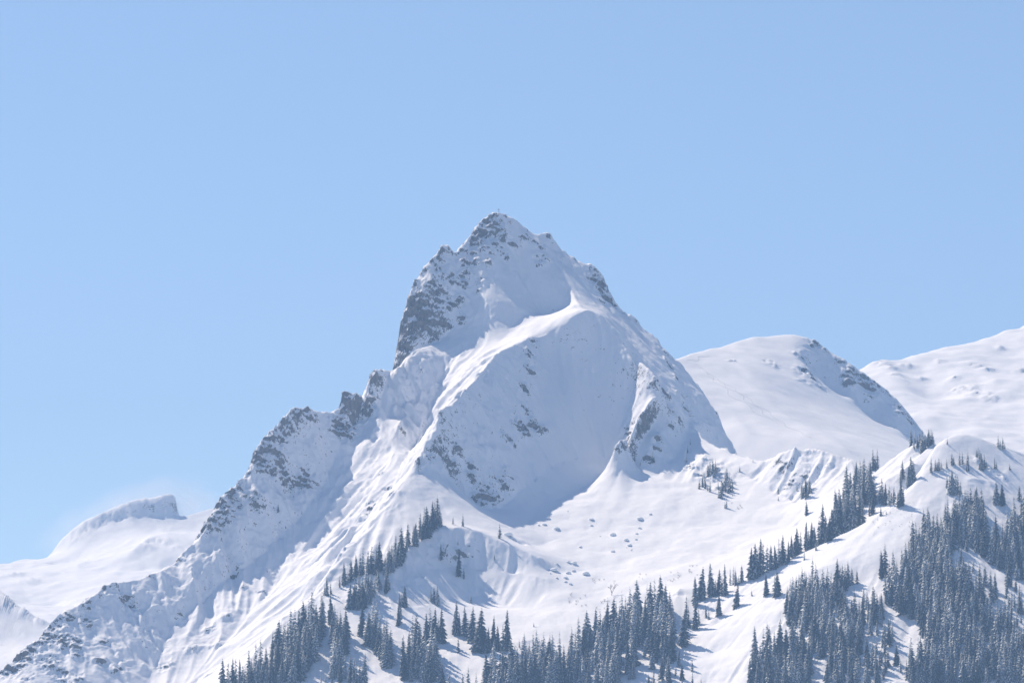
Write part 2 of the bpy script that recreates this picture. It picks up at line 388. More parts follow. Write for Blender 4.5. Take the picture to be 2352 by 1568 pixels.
# rock: (pixel of the outcrop, plan radius in metres)
ROCKS = [(955, 700, 18), (940, 760, 20), (965, 740, 18), (990, 720, 18), (925, 800, 14), (1000, 660, 15), (1010, 610, 12), (1000, 580, 10), (1017, 562, 8), (1040, 640, 8), (1030, 690, 9), (1070, 600, 9), (1065, 575, 8),
         (1100, 540, 14), (1125, 510, 12), (1140, 520, 14), (1110, 565, 12), (1160, 545, 9), (1075, 620, 7), (1105, 640, 6), (1268, 540, 8), (1085, 575, 9), (1095, 600, 8), (1060, 640, 9), (1055, 690, 8), (1130, 560, 9), (1150, 575, 7), (1180, 560, 6), (1165, 590, 5), (1060, 730, 7), (1020, 740, 9), (1005, 700, 9), (1120, 600, 6), (1100, 660, 5), (1130, 585, 6), (1255, 590, 6), (1235, 610, 5), (1290, 590, 6), (1240, 560, 7), (1210, 545, 8), (1240, 600, 6),
         (1365, 625, 10), (1380, 650, 14), (1395, 680, 14), (1410, 700, 11), (1430, 715, 9), (1460, 737, 7), (1385, 690, 8), (1450, 730, 8),
         (1215, 815, 9), (1215, 850, 9), (1225, 780, 7), (1205, 895, 8), (1210, 945, 9), (1200, 985, 12), (1230, 985, 11), (1165, 1000, 10), (1175, 1015, 7), (1250, 990, 8), (1120, 1140, 14), (1150, 1105, 11), (1105, 1150, 10), (1085, 1090, 7), (1040, 1060, 7), (1050, 1030, 7), (1010, 1040, 9), (985, 1050, 8), (960, 1060, 7), (1085, 1070, 6), (1155, 1080, 8), (1180, 1095, 6),
         (1440, 990, 9), (1430, 1005, 8), (1480, 945, 8), (1470, 960, 8), (1545, 950, 11), (1560, 965, 8), (1530, 905, 9), (1510, 1030, 8), (1490, 1060, 8), (1520, 800, 9), (1560, 900, 10), (1580, 935, 8), (1600, 990, 7), (1500, 880, 6), (1525, 805, 9), (1540, 840, 9), (1555, 870, 9), (1572, 905, 6), (1585, 945, 6), (1598, 975, 5), (1530, 830, 8), (1545, 985, 7), (1470, 990, 7), (1510, 1010, 8),
         (860, 865, 9), (850, 910, 8), (845, 935, 8), (795, 910, 9), (800, 940, 9), (785, 990, 15), (800, 970, 12), (830, 960, 9), (680, 950, 10), (705, 950, 9), (660, 960, 10), (645, 975, 9), (625, 1000, 13), (605, 1030, 14), (590, 1055, 14), (620, 1070, 14), (655, 1090, 10), (695, 1110, 14), (700, 1085, 10), (690, 1130, 10), (640, 1050, 10),
         (545, 1105, 10), (530, 1130, 13), (505, 1160, 13), (485, 1195, 14), (470, 1215, 12), (560, 1130, 12), (585, 1145, 10), (520, 1180, 14), (440, 1235, 10), (540, 1160, 10),
         (262, 1350, 8), (290, 1385, 9), (240, 1360, 9), (150, 1410, 12), (190, 1385, 11), (130, 1440, 12), (160, 1470, 14), (100, 1460, 14), (60, 1500, 14), (30, 1530, 16), (110, 1520, 14), (180, 1500, 10), (140, 1545, 14), (200, 1420, 10), (235, 1470, 8), (270, 1540, 9), (180, 1560, 11), (60, 1560, 10), (230, 1520, 8),
         (860, 1160, 8), (840, 1170, 8), (900, 1135, 7), (850, 1150, 6), (890, 1120, 6), (870, 1090, 5), (920, 980, 5), (965, 850, 5),
         (480, 1545, 10), (440, 1490, 8), (500, 1480, 8), (380, 1530, 8), (420, 1420, 6), (560, 1350, 6), (540, 1310, 6), (620, 1310, 6), (600, 1360, 6), (520, 1420, 7), (480, 1440, 7),
         (1600, 1075, 9), (1640, 1075, 11), (1660, 1095, 11), (1585, 1070, 8), (1612, 1095, 9), (1630, 1100, 9), (1650, 1120, 8), (1680, 1110, 7), (1620, 1060, 8), (1800, 1075, 7), (1850, 1085, 7), (1815, 1110, 8), (1850, 1110, 7), (1900, 1065, 6), (1790, 1060, 6),
         (1020, 1265, 8), (1060, 1270, 8), (1045, 1285, 6), (2270, 1075, 8), (2250, 1060, 7), (2300, 1095, 7)]
rock_pts = []
SOLID = {(955, 700), (940, 760), (965, 740), (925, 800), (785, 990), (695, 1110), (590, 1055), (1120, 1140), (1105, 1150), (1200, 985), (1230, 985), (505, 1160), (485, 1195), (530, 1130), (1380, 650), (1395, 680), (795, 910), (860, 1160), (845, 935), (60, 1500), (160, 1470), (100, 1460), (30, 1530), (1125, 510), (1100, 540)}
for u, v, rad in ROCKS:
    h = M.hit(u, v)
    if h: rock_pts.append((h, rad, 0.92 if (u, v) in SOLID else 0.62))
for q, stp, rad, stg in ((K, 1, 7, 0.62), (WALL, 1, 8, 0.8), (TOP[:12], 1, 7, 0.6), (TOP[14:], 2, 6, 0.5), (R2[8:], 2, 5, 0.45)):
    for p in q[::stp]: rock_pts.append((pt(*p), rad, stg))
R_, C_, X_, Y_ = M.plan()
rock_map = np.zeros_like(M.z)
for (hx, hy, hz), rad, stg in rock_pts:
    r, c = M.rc(hx, hy); w = int(rad * 2.6 / M.cell) + 2
    r0, r1 = max(0, int(r) - w), min(M.nr, int(r) + w); c0, c1 = max(0, int(c) - w), min(M.nc, int(c) + w)
    if r1 <= r0 or c1 <= c0: continue
    dz = (M.z[r0:r1, c0:c1] - hz) * 0.8
    d2 = (X_[r0:r1, c0:c1] - hx) ** 2 + (Y_[r0:r1, c0:c1] - hy) ** 2 + dz * dz
    rock_map[r0:r1, c0:c1] = np.maximum(rock_map[r0:r1, c0:c1], stg * np.exp(-d2 / (rad * rad)))
gr, gc = np.gradient(M.z, M.cell)
slope = np.sqrt(gr * gr + gc * gc)
# ground that is smooth, wind-packed snow: bowl, benches, hill tops
SOFT = [(1180, 720, 50), (1250, 650, 35), (1230, 600, 30), (1300, 780, 45), (1320, 880, 55), (1330, 970, 55), (1320, 1040, 60), (1250, 1120, 55), (1150, 1190, 35), (1350, 1160, 75), (1450, 1160, 75), (1550, 1180, 75), (1650, 1160, 65), (1300, 1250, 65), (1400, 1260, 75), (1500, 1260, 75), (1600, 1260, 75), (1700, 1250, 70), (1780, 1200, 55),
        (1100, 1370, 45), (1180, 1360, 45), (1230, 1420, 55), (1350, 1370, 55), (1450, 1350, 45), (1900, 1290, 50), (2000, 1250, 50), (2080, 1200, 40), (2150, 1080, 45), (2220, 1010, 40), (1650, 1480, 45), (1080, 1190, 30), (980, 1120, 35), (1040, 1150, 25)]
soft_map = np.zeros_like(M.z)
for u, v, rad in SOFT:
    h = M.hit(u, v)
    if not h: continue
    soft_map = np.maximum(soft_map, np.exp(-((X_ - h[0]) ** 2 + (Y_ - h[1]) ** 2) / (rad * rad)))
soft_map = np.clip(soft_map * 1.5, 0, 1)
smooth = blur(M.z, 6.0)
M.z = M.z + (smooth - M.z) * soft_map * 0.75
st1, st2 = M.streaks(M.z, (22.0, 8.0), 48.0, 11)
amp = np.clip((slope - 0.35) / 0.6, 0, 1) * (1 - 0.88 * soft_map)
FLUTE = [(1092, 850, 26), (1055, 898, 28), (1125, 812, 22), (1020, 930, 28), (985, 1000, 35), (1000, 860, 30), (960, 850, 30), (850, 1250, 60), (780, 1330, 60), (950, 1000, 40), (1000, 1000, 40), (870, 1160, 50), (900, 1050, 70), (800, 1150, 80), (700, 1280, 80), (600, 1380, 80), (500, 1450, 80), (420, 1500, 70), (950, 930, 50), (560, 1250, 60), (450, 1330, 50), (350, 1420, 50), (1840, 1100, 50), (1640, 1060, 40), (1060, 930, 40)]
fl_map = np.zeros_like(M.z)
for u, v, rad in FLUTE:
    h = M.hit(u, v)
    if h: fl_map = np.maximum(fl_map, np.exp(-((X_ - h[0]) ** 2 + (Y_ - h[1]) ** 2) / (rad * rad)))
rib1 = 1.0 - 1.6 * np.abs(st1); rib2 = 1.0 - 1.6 * np.abs(st2)
M.z = M.z + amp * ((1.0 + 1.3 * fl_map) * (0.8 * st1 + 1.3 * rib1 + 0.3 * st2 + 0.7 * rib2))
wx, wy = vnoise(X_ / 40, Y_ / 40, None, 301) * 14, vnoise(X_ / 40, Y_ / 40, None, 302) * 14
rough = fbm((X_ + wx) / 38.0, (Y_ + wy) / 46.0, M.z / 60.0, 6, 15, 0.56, ridged=True)
rough -= rough.mean()
M.z = M.z + rough * (3.6 + 3.4 * fl_map) * np.clip((slope - 0.55) / 0.5, 0, 1) * (1 - 0.96 * soft_map)
fl18 = fbm((X_ - wy) / 17.0, (Y_ + wx) / 17.0, M.z / 22.0, 4, 19, 0.55, ridged=True)
M.z = M.z + fl18 * 2.0 * fl_map * np.clip((slope - 0.45) / 0.4, 0, 1)
M.z = M.z + soft_map * np.clip((slope - 0.3) / 0.4, 0, 1) * (0.32 * st1 + 0.2 * st2 + np.clip((slope - 0.85) / 0.3, 0, 1) * (0.7 * rib2 + 0.5 * st2 + 1.6 * (rough - 0.1)))
und = fbm(X_ / 60.0, Y_ / 60.0, None, 3, 5)
und2 = fbm(X_ / 14.0, Y_ / 14.0, None, 3, 6)
und3 = fbm(X_ / 26.0 + 9, Y_ / 26.0, None, 2, 8)
M.z = M.z + und * (2.2 - 0.6 * soft_map) + und2 * 0.6 + und3 * 0.9 * soft_map
print('field', round(time.time() - T0, 1))

# ------------------------------------------------------------------ main mesh
def crags(X, Y, Z, rock, k=1.0):
    """broken rock: shift the surface in all three directions where it is bare"""
    r = np.clip(rock * 1.4, 0, 1)
    sel = r > 0.03
    x, y, z = X[sel], Y[sel], Z[sel]
    rr = r[sel]
    n1 = fbm(x / 11.0, y / 11.0, z / 13.0, 4, 71, 0.55, ridged=True)
    n2 = fbm(x / 9.0, y / 9.0, z / 11.0, 4, 81, 0.55)
    n3 = fbm(x / 5.0, y / 5.0, z / 6.0, 3, 91, 0.55)
    # tilted beds: each band stands out to its top edge, then steps back to a ledge
    hb = (z + 0.28 * x + 2.5 * n2) / 6.5
    led = hb - np.floor(hb)
    hb2 = (z + 0.28 * x + 1.5 * n3) / 2.9
    led2 = hb2 - np.floor(hb2)
    X, Y, Z = X.copy(), Y.copy(), Z.copy()
    Y[sel] -= rr * k * (2.6 * (led - 0.5) + 1.0 * (led2 - 0.5))
    X[sel] -= rr * k * (1.0 * (led - 0.5))
    X[sel] += rr * k * (2.4 * n2 + 0.8 * n3)
    Y[sel] += -rr * k * (4.5 * n1 + 1.5 * n3)
    Z[sel] += rr * k * (2.6 * n1 + 1.2 * n3)
    return X, Y, Z
UC = np.arange(-200, 2560, 2.3)
MX, MY = rows_for(M, UC, 830, 4205, 5795)
rr_, cc_ = M.rc(MX, MY)
MZ = cub(M.z, rr_, cc_)
Mrock = bil(rock_map, rr_, cc_)
Mfine = fbm(MX / 5.0, MY / 5.0, MZ / 5.0, 3, 55)
msl = bil(slope, rr_, cc_)
msoft = bil(soft_map, rr_, cc_)
MZ = MZ + Mfine * (0.14 + 1.1 * np.clip(msl - 0.6, 0, 1) * (1 - 0.6 * msoft))
MX2, MY2, MZ2 = crags(MX, MY, MZ, Mrock)
print('mesh', MX.shape, round(time.time() - T0, 1))

# ------------------------------------------------------------------ materials
def newmat(name):
    m = bpy.data.materials.new(name); m.use_nodes = True
    nt = m.node_tree
    b = nt.nodes['Principled BSDF']
    return m, nt, b
def nd(nt, t, **kw):
    n = nt.nodes.new(t)
    for k, v in kw.items():
        if k.startswith('i_'):
            n.inputs[int(k[2:]) if k[2:].isdigit() else k[2:]].default_value = v
        else:
            setattr(n, k, v)
    return n
def math_n(nt, op, a, b=None, clamp=False):
    n = nt.nodes.new('ShaderNodeMath'); n.operation = op; n.use_clamp = clamp
    for i, s in enumerate((a, b)):
        if s is None: continue
        if isinstance(s, (int, float)): n.inputs[i].default_value = s
        else: nt.links.new(s, n.inputs[i])
    return n.outputs[0]
def snow_rock(name, rock_bias=0.0, snow=(0.80, 0.82, 0.875), scale=1.0):
    m, nt, b = newmat(name)
    L = nt.links.new
    geo = nd(nt, 'ShaderNodeNewGeometry')
    sep = nd(nt, 'ShaderNodeSeparateXYZ'); L(geo.outputs['Normal'], sep.inputs[0])
    att = nd(nt, 'ShaderNodeAttribute', attribute_name='rock')
    tc = nd(nt, 'ShaderNodeTexCoord')
    mp = nd(nt, 'ShaderNodeMapping'); L(tc.outputs['Object'], mp.inputs[0]); mp.inputs['Scale'].default_value = (scale, scale, scale)
    n1 = nd(nt, 'ShaderNodeTexNoise', i_Scale=0.16, i_Detail=6.0, i_Roughness=0.6); L(mp.outputs[0], n1.inputs['Vector'])
    n2 = nd(nt, 'ShaderNodeTexNoise', i_Scale=0.6, i_Detail=4.0, i_Roughness=0.6); L(mp.outputs[0], n2.inputs['Vector'])
    # bare rock: the steep bits of the outcrops
    f = math_n(nt, 'MULTIPLY', att.outputs['Fac'], 0.85)
    steep = math_n(nt, 'MULTIPLY', math_n(nt, 'SUBTRACT', 0.58, sep.outputs[2]), 2.5)
    nn = math_n(nt, 'ADD', math_n(nt, 'MULTIPLY', math_n(nt, 'SUBTRACT', n1.outputs[0], 0.5), 2.4), math_n(nt, 'MULTIPLY', math_n(nt, 'SUBTRACT', n2.outputs[0], 0.5), 2.6))
    s = math_n(nt, 'ADD', math_n(nt, 'ADD', f, steep), math_n(nt, 'ADD', nn, -0.72 + rock_bias))
    fac = math_n(nt, 'MULTIPLY', s, 5.0, clamp=True)
    n3 = nd(nt, 'ShaderNodeTexNoise', i_Scale=0.3, i_Detail=7.0, i_Roughness=0.7)
    mp2 = nd(nt, 'ShaderNodeMapping'); L(tc.outputs['Object'], mp2.inputs[0]); mp2.inputs['Scale'].default_value = (1.0, 1.0, 0.35)
    L(mp2.outputs[0], n3.inputs['Vector'])
    cr = nd(nt, 'ShaderNodeValToRGB')
    cr.color_ramp.elements[0].position = 0.3; cr.color_ramp.elements[0].color = (0.05, 0.05, 0.052, 1)
    cr.color_ramp.elements[1].position = 0.72; cr.color_ramp.elements[1].color = (0.26, 0.24, 0.22, 1)
    L(n3.outputs[0], cr.inputs[0])
    mix = nd(nt, 'ShaderNodeMix', data_type='RGBA')
    L(fac, mix.inputs[0]); mix.inputs[6].default_value = (*snow, 1); L(cr.outputs[0], mix.inputs[7])
    L(mix.outputs[2], b.inputs['Base Color'])
    b.inputs['Roughness'].default_value = 0.75
    b.inputs['Specular IOR Level'].default_value = 0.2
    bp = nd(nt, 'ShaderNodeBump', i_Strength=0.55, i_Distance=0.5)
    hsum = math_n(nt, 'ADD', math_n(nt, 'MULTIPLY', n2.outputs[0], math_n(nt, 'ADD', math_n(nt, 'MULTIPLY', fac, 2.5), 0.5)), math_n(nt, 'MULTIPLY', fac, -1.2))
    L(hsum, bp.inputs['Height'])
    L(bp.outputs[0], b.inputs['Normal'])
    return m
MAT_MAIN = snow_rock('snow_and_rock')
def link(name, me, mat=None, parent=None, **props):
    o = bpy.data.objects.new(name, me)
    sc.collection.objects.link(o)
    if mat is not None and me is not None and len(me.materials) == 0:
        me.materials.append(mat)
    if parent is not None: o.parent = parent
    for k, v in props.items(): o[k] = v
    return o
main_me = grid_mesh('mountain', MX2, MY2, MZ2, {'rock': np.clip(Mrock, 0, 1)})
link('mountain', main_me, MAT_MAIN, kind='structure', label='steep snow covered rocky peak with bowl and ridges in front', category='mountain')

# ------------------------------------------------------------------ hill behind on the right, far right slope, far left mountain
H = Field(TT(1300), TT(2500), 5700, 7000, 6300.0, 3.0)
HS = [(1350, 900, 6100), (1450, 855, 6200), (1560, 818, 6300), (1600, 806, 6350), (1640, 795, 6400), (1700, 774, 6450), (1735, 768, 6470), (1770, 769, 6480), (1800, 766, 6490), (1835, 766, 6490), (1860, 775, 6480), (1882, 787, 6470), (1905, 806, 6464), (1935, 822, 6464), (1962, 838, 6464), (2005, 868, 6464), (2040, 890, 6462), (2070, 922, 6458), (2100, 955, 6450), (2125, 985, 6440), (2170, 1040, 6400), (2260, 1110, 6100), (2450, 1200, 6000)]
H.line(HS); H.back(HS, 150, 60); H.back(HS, 400, 260)
H.line([(1835, 776, 6478), (1838, 820, 6420), (1848, 860, 6366), (1880, 902, 6325), (1930, 942, 6290), (1990, 986, 6245), (2050, 1022, 6195), (2100, 1045, 6150)])
H.line([(1860, 865, 6432), (1885, 886, 6430), (1920, 913, 6424), (1970, 948, 6412), (2020, 984, 6400), (2080, 1021, 6380), (2130, 1050, 6350)])
H.line([(1935, 824, 6458), (1948, 868, 6428), (1965, 912, 6398), (1990, 955, 6366)])
H.line([(2005, 870, 6456), (2022, 915, 6424), (2050, 962, 6390), (2085, 1005, 6350)])
H.line([(1560, 860, 6220), (1640, 930, 6120), (1700, 985, 6040), (1790, 1030, 5980), (1880, 1060, 5950)])
H.line([(1700, 830, 6330), (1740, 890, 6230), (1800, 950, 6130), (1880, 1000, 6060), (1950, 1035, 6010)])
H.line([(1640, 860, 6250), (1700, 920, 6150), (1790, 980, 6070), (1870, 1030, 5990)])
H.line([(1580, 920, 6120), (1610, 1000, 6040), (1660, 1050, 5980), (1740, 1075, 5940), (1850, 1085, 5920), (2000, 1090, 5920), (2150, 1110, 5920), (2450, 1250, 5900)])
H.line([(1300, 1000, 5900), (1560, 1120, 5800), (1900, 1180, 5750), (2500, 1300, 5750)])
H.line([(TT(u) * 7000, 7000, 500) for u in (1300, 2500)], raw=True)
H.solve((400, 300, 200, 120, 80))
H.z = blur(H.z, 2.0)
R2_, C2_, X2, Y2 = H.plan()
hs, = H.streaks(H.z, (22.0,), 90.0, 21)
hg = np.hypot(*np.gradient(H.z, H.cell))
hr_ = fbm(X2 / 45, Y2 / 45, H.z / 60, 5, 29, 0.55, ridged=True)
H.z += (hr_ - hr_.mean()) * 6.0 * np.clip((hg - 0.7) / 0.4, 0, 1)
H.z += fbm(X2 / 120, Y2 / 120, None, 4, 23) * 5.0 + hs * 0.5
HROCK = [(1775, 840, 10), (1765, 830, 8), (1850, 855, 16), (1865, 870, 16), (1880, 885, 12), (1845, 875, 10), (1870, 790, 12), (1890, 800, 10), (1930, 830, 10), (1960, 850, 14), (1985, 870, 14), (2015, 885, 14), (1950, 870, 10), (2000, 900, 10), (2040, 905, 12), (2070, 945, 12), (2095, 970, 14), (2110, 985, 12), (2060, 930, 10), (1830, 815, 8), (1845, 825, 7), (1680, 828, 6)]
def rockmap(F, pts, X, Y):
    rm = np.zeros_like(F.z)
    for u, v, rad in pts:
        h = F.hit(u, v)
        if h:
            rm = np.maximum(rm, np.exp(-((X - h[0]) ** 2 + (Y - h[1]) ** 2 + (0.8 * (F.z - h[2])) ** 2) / (rad * rad)))
    return rm
Hr = rockmap(H, HROCK, X2, Y2)
HX, HY = rows_for(H, np.arange(1310, 2490, 3.4), 330, 5710, 6990, hidden=0.15)
a_, b_ = H.rc(HX, HY)
HZ = cub(H.z, a_, b_); Hrk = bil(Hr, a_, b_)
HX, HY, HZ = crags(HX, HY, HZ, Hrk, 0.9)
link('snow_hill', grid_mesh('snow_hill', HX, HY, HZ, {'rock': Hrk}), MAT_MAIN, kind='structure', label='rounded snow hill with ski tracks behind the main peak', category='hill')

G = Field(TT(1700), TT(2900), 6300, 8300, 7300.0, 5.0)
GS = [(1750, 900, 7100), (1900, 860, 7200), (1975, 836, 7300), (2005, 832, 7320), (2020, 826, 7330), (2040, 828, 7340), (2062, 833, 7350), (2085, 828, 7360), (2110, 818, 7380), (2150, 800, 7420), (2200, 786, 7450), (2250, 770, 7500), (2300, 761, 7550), (2352, 742, 7600), (2500, 690, 7700), (2800, 600, 7900)]
G.line(GS); G.back(GS, 300, 150); G.back(GS[:9], 100, 20)
G.line([(2020, 830, 7310), (2040, 850, 7250), (2070, 890, 7140), (2110, 940, 7020)])
G.line([(1990, 870, 7180), (2050, 920, 7050), (2100, 960, 6960), (2140, 1000, 6850)])
G.line([(2200, 850, 7280), (2250, 900, 7150), (2300, 960, 7000), (2352, 1010, 6870)])
G.line([(2062, 833, 7345), (2078, 860, 7285), (2100, 890, 7215), (2125, 930, 7120)])
G.line([(2100, 845, 7320), (2125, 890, 7230), (2150, 940, 7110)])
G.line([(2100, 1020, 6750), (2250, 1050, 6700), (2352, 1060, 6680), (2700, 1050, 6700)])
G.line([(1800, 1100, 6400), (2300, 1150, 6400), (2800, 1150, 6400)])
G.line([(TT(u) * 8300, 8300, 700) for u in (1700, 2900)], raw=True)
G.solve((400, 300, 200, 100))
G.z = blur(G.z, 2.5)
_, _, X3, Y3 = G.plan()
G.z += fbm(X3 / 160, Y3 / 160, None, 4, 33) * 12.0 + fbm(X3 / 45, Y3 / 45, None, 3, 35) * 2.6
Gr = rockmap(G, [(2020, 832, 16), (2030, 838, 12), (2045, 845, 12), (2085, 840, 12), (2215, 895, 20), (2232, 905, 16), (2275, 915, 16), (2262, 905, 12), (2338, 850, 13), (2190, 870, 8), (2230, 835, 11), (2245, 842, 8), (2270, 850, 11), (2120, 870, 8), (2060, 860, 10), (2300, 800, 8), (2160, 830, 8)], X3, Y3)
GX, GY = rows_for(G, np.arange(1720, 2880, 5.0), 240, 6310, 8290, hidden=0.15)
a_, b_ = G.rc(GX, GY)
GZ = cub(G.z, a_, b_); Grk = bil(Gr, a_, b_); GZ = GZ + Grk * 2.2
GX, GY, GZ = crags(GX, GY, GZ, Grk, 0.9)
link('far_slope', grid_mesh('far_slope', GX, GY, GZ, {'rock': Grk}), MAT_MAIN, kind='structure', label='broad distant snow slope rising to the right edge', category='mountain')

J = Field(TT(-500), TT(900), 6600, 9800, 8500.0, 4.0)
JS = [(-500, 1340, 8800), (-200, 1310, 8900), (-60, 1300, 8950), (5, 1298, 8970), (35, 1284, 8990), (60, 1278, 9000), (95, 1283, 9010), (120, 1275, 9020), (135, 1245, 9030), (165, 1215, 9040), (200, 1194, 9050), (240, 1172, 9060), (280, 1158, 9070), (325, 1146, 9080), (370, 1140, 9090), (390, 1137, 9090), (403, 1139, 9090)]
J.line(JS); J.back(JS, 60, 10); J.back(JS, 400, 250)
J.line([(404, 1141, 9092), (404, 1141, 9150)]); J.line([(410, 1190, 9062), (410, 1188, 9160), (410, 1188, 9230)])
JT = [(410, 1190, 9070), (425, 1188, 9080), (450, 1180, 9090), (475, 1172, 9100), (520, 1166, 9100), (620, 1190, 9050), (900, 1300, 9000)]
J.line(JT); J.back(JT, 60, 8); J.back(JT, 400, 250)
J.line([(135, 1265, 9000), (165, 1245, 9000), (210, 1218, 9020), (255, 1200, 9040), (300, 1192, 9050), (350, 1186, 9055), (400, 1187, 9058)])
J.line([(120, 1300, 8930), (220, 1280, 8860), (300, 1262, 8830), (400, 1240, 8850), (480, 1230, 8880)])
J.line([(290, 1280, 8760), (310, 1255, 8800), (350, 1232, 8880), (420, 1228, 8880), (480, 1232, 8860)])
J.line([(260, 1310, 8640), (330, 1310, 8700), (400, 1305, 8720), (470, 1300, 8720)])
J.line([(100, 1400, 8450), (200, 1350, 8500), (300, 1340, 8500), (420, 1330, 8520), (600, 1340, 8500)])
J.line([(0, 1310, 8800), (40, 1330, 8650), (70, 1380, 8500), (90, 1420, 8350)])
# nearer spur on the left edge
JN = [(-400, 1250, 7500), (-120, 1290, 7500), (-30, 1320, 7480), (0, 1350, 7450), (35, 1385, 7420), (70, 1408, 7400), (105, 1428, 7380)]
J.line(JN); J.back(JN, 120, 60)
J.line([(-300, 1480, 7280), (0, 1480, 7300), (60, 1480, 7290), (150, 1490, 7200)])
J.line([(110, 1440, 7450), (180, 1440, 7600), (300, 1400, 7900), (450, 1400, 8000)])
J.line([(-300, 1600, 7000), (0, 1580, 7050), (200, 1560, 7050), (600, 1600, 7000)])
J.line([(TT(u) * 6600, 6600, 220) for u in (-500, 900)], raw=True)
J.line([(TT(u) * 9800, 9800, 400) for u in (-500, 900)], raw=True)
J.solve((500, 300, 200, 100))
J.z = blur(J.z, 0.7)
_, _, X4, Y4 = J.plan()
jn = fbm(X4 / 150, Y4 / 150, None, 5, 43, ridged=True)
J.z += (jn - jn.mean()) * 6.0 + fbm(X4 / 40, Y4 / 40, None, 3, 45) * 2.2
Jr = rockmap(J, [(300, 1175, 26), (350, 1165, 26), (390, 1165, 26), (250, 1188, 26), (200, 1215, 22), (170, 1238, 22), (330, 1255, 20), (370, 1245, 22), (420, 1260, 22), (450, 1270, 20), (30, 1320, 22), (60, 1335, 20), (20, 1380, 14), (60, 1405, 14), (90, 1425, 14)], X4, Y4) * 0.75
JX, JY = rows_for(J, np.arange(-400, 800, 4.6), 290, 6610, 9790, hidden=0.12, blurc=5)
a_, b_ = J.rc(JX, JY)
JZ = cub(J.z, a_, b_); Jrk = bil(Jr, a_, b_); JZ = JZ + np.where(JY < 8950, Jrk * 5.0, 0.0)
JX, JY, JZ = crags(JX, JY, JZ, Jrk, 1.2)
link('far_mountain', grid_mesh('far_mountain', JX, JY, JZ, {'rock': Jrk * 0.8}), snow_rock('far_snow_and_rock', -0.08, scale=0.6), kind='structure', label='distant snow mountain with cliff block summit and blowing snow', category='mountain')
# valley floor
vx = np.linspace(-6000, 6000, 25); vy = np.linspace(-600, 11000, 30)
VX, VY = np.meshgrid(vx, vy)
VZ = -3.0 + fbm(VX / 900, VY / 900, None, 3, 61) * 1.2
link('ground', grid_mesh('ground', VX, VY, VZ, {'rock': VX * 0}), MAT_MAIN, kind='structure')
print('terrain', round(time.time() - T0, 1))
# ------------------------------------------------------------------ small things
rng = random.Random(7)
def tri_mesh(name, verts, faces, smooth=False, attrs=None):
    me = bpy.data.meshes.new(name)
    me.from_pydata(verts, [], faces)
    if smooth:
        me.polygons.foreach_set('use_smooth', np.ones(len(me.polygons), dtype=bool))
    for k, a in (attrs or {}).items():
        at = me.attributes.new(k, 'FLOAT', 'POINT'); at.data.foreach_set('value', np.asarray(a, dtype=np.float32))
    me.update()
    return me
def empty(name, loc, rz=0.0, s=1.0, **props):
    o = bpy.data.objects.new(name, None)
    sc.collection.objects.link(o)
    o.location = loc; o.rotation_euler = (0, 0, rz); o.scale = (s, s, s)
    o.empty_display_size = 0.5
    for k, v in props.items(): o[k] = v
    return o
CROPS = {'c2': (900, 1300, .46769), 'c5': (1000, 1900, .46769), 'c6': (1900, 1900, .46769), 'c7': (2788, 1900, .46769), 'r3': (3100, 1550, .33503), 'r2': (2400, 1600, .34014), 'c8': (2500, 1200, .59014), 'c4': (0, 1850, .47312)}
def crop(c, x, y):
    ox, oy, s = CROPS[c]
    k = W0 / 3888.0
    return (ox + x * s) * k, (oy + y * s) * k
def crop_len(c, l): return l * CROPS[c][2] * W0 / 3888.0
def plain(name, col, rough=0.8, var=0.25, sc_=3.0):
    m, nt, b = newmat(name)
    tc = nd(nt, 'ShaderNodeTexCoord')
    n = nd(nt, 'ShaderNodeTexNoise', i_Scale=sc_, i_Detail=4.0); nt.links.new(tc.outputs['Object'], n.inputs['Vector'])
    r = nd(nt, 'ShaderNodeValToRGB')
    r.color_ramp.elements[0].position = 0.3; r.color_ramp.elements[1].position = 0.7
    r.color_ramp.elements[0].color = (*[c * (1 - var) for c in col], 1); r.color_ramp.elements[1].color = (*[c * (1 + var) for c in col], 1)
    nt.links.new(n.outputs[0], r.inputs[0]); nt.links.new(r.outputs[0], b.inputs['Base Color'])
    b.inputs['Roughness'].default_value = rough
    b.inputs['Specular IOR Level'].default_value = 0.2
    return m
M_SNOW = plain('fresh_snow', (0.82, 0.85, 0.88), 0.7, 0.03)
M_STONE = plain('grey_stone', (0.21, 0.20, 0.195), 0.9, 0.4, 1.2)
M_BARK = plain('bark', (0.07, 0.055, 0.045), 0.9, 0.35)
M_TWIG = plain('bare_twigs', (0.13, 0.10, 0.08), 0.9, 0.3)
M_WOOD = plain('weathered_wood', (0.10, 0.075, 0.06), 0.85, 0.3)

# summit cross
h = M.hit(1145, 500)
k = int(np.argmin(np.abs(UC - 1145)))
top_z = MZ2[:, k - 6:k + 7]
iy, ix = np.unravel_index(np.argmax(top_z), top_z.shape)
cx, cy, cz = MX2[iy, k - 6 + ix], MY2[iy, k - 6 + ix], MZ2[iy, k - 6 + ix]
cx, cy, cz = pt(1145.5, 493, cy)[0], cy, float(cz)
cross = empty('summit_cross', (cx, cy, cz - 0.3), label='tall dark summit cross standing on the top of the peak', category='cross')
def post(x0, x1, y0, y1, z0, z1, name, mat, parent, bev=0.02):
    me = box_mesh(name, x0, x1, y0, y1, z0, z1)
    return link(name, me, mat, parent)
def box_mesh(name, x0, x1, y0, y1, z0, z1):
    me = bpy.data.meshes.new(name)
    v = [(x, y, z) for z in (z0, z1) for y in (y0, y1) for x in (x0, x1)]
    me.from_pydata(v, [], [(0, 2, 3, 1), (4, 5, 7, 6), (0, 1, 5, 4), (2, 6, 7, 3), (0, 4, 6, 2), (1, 3, 7, 5)])
    me.update()
    return me
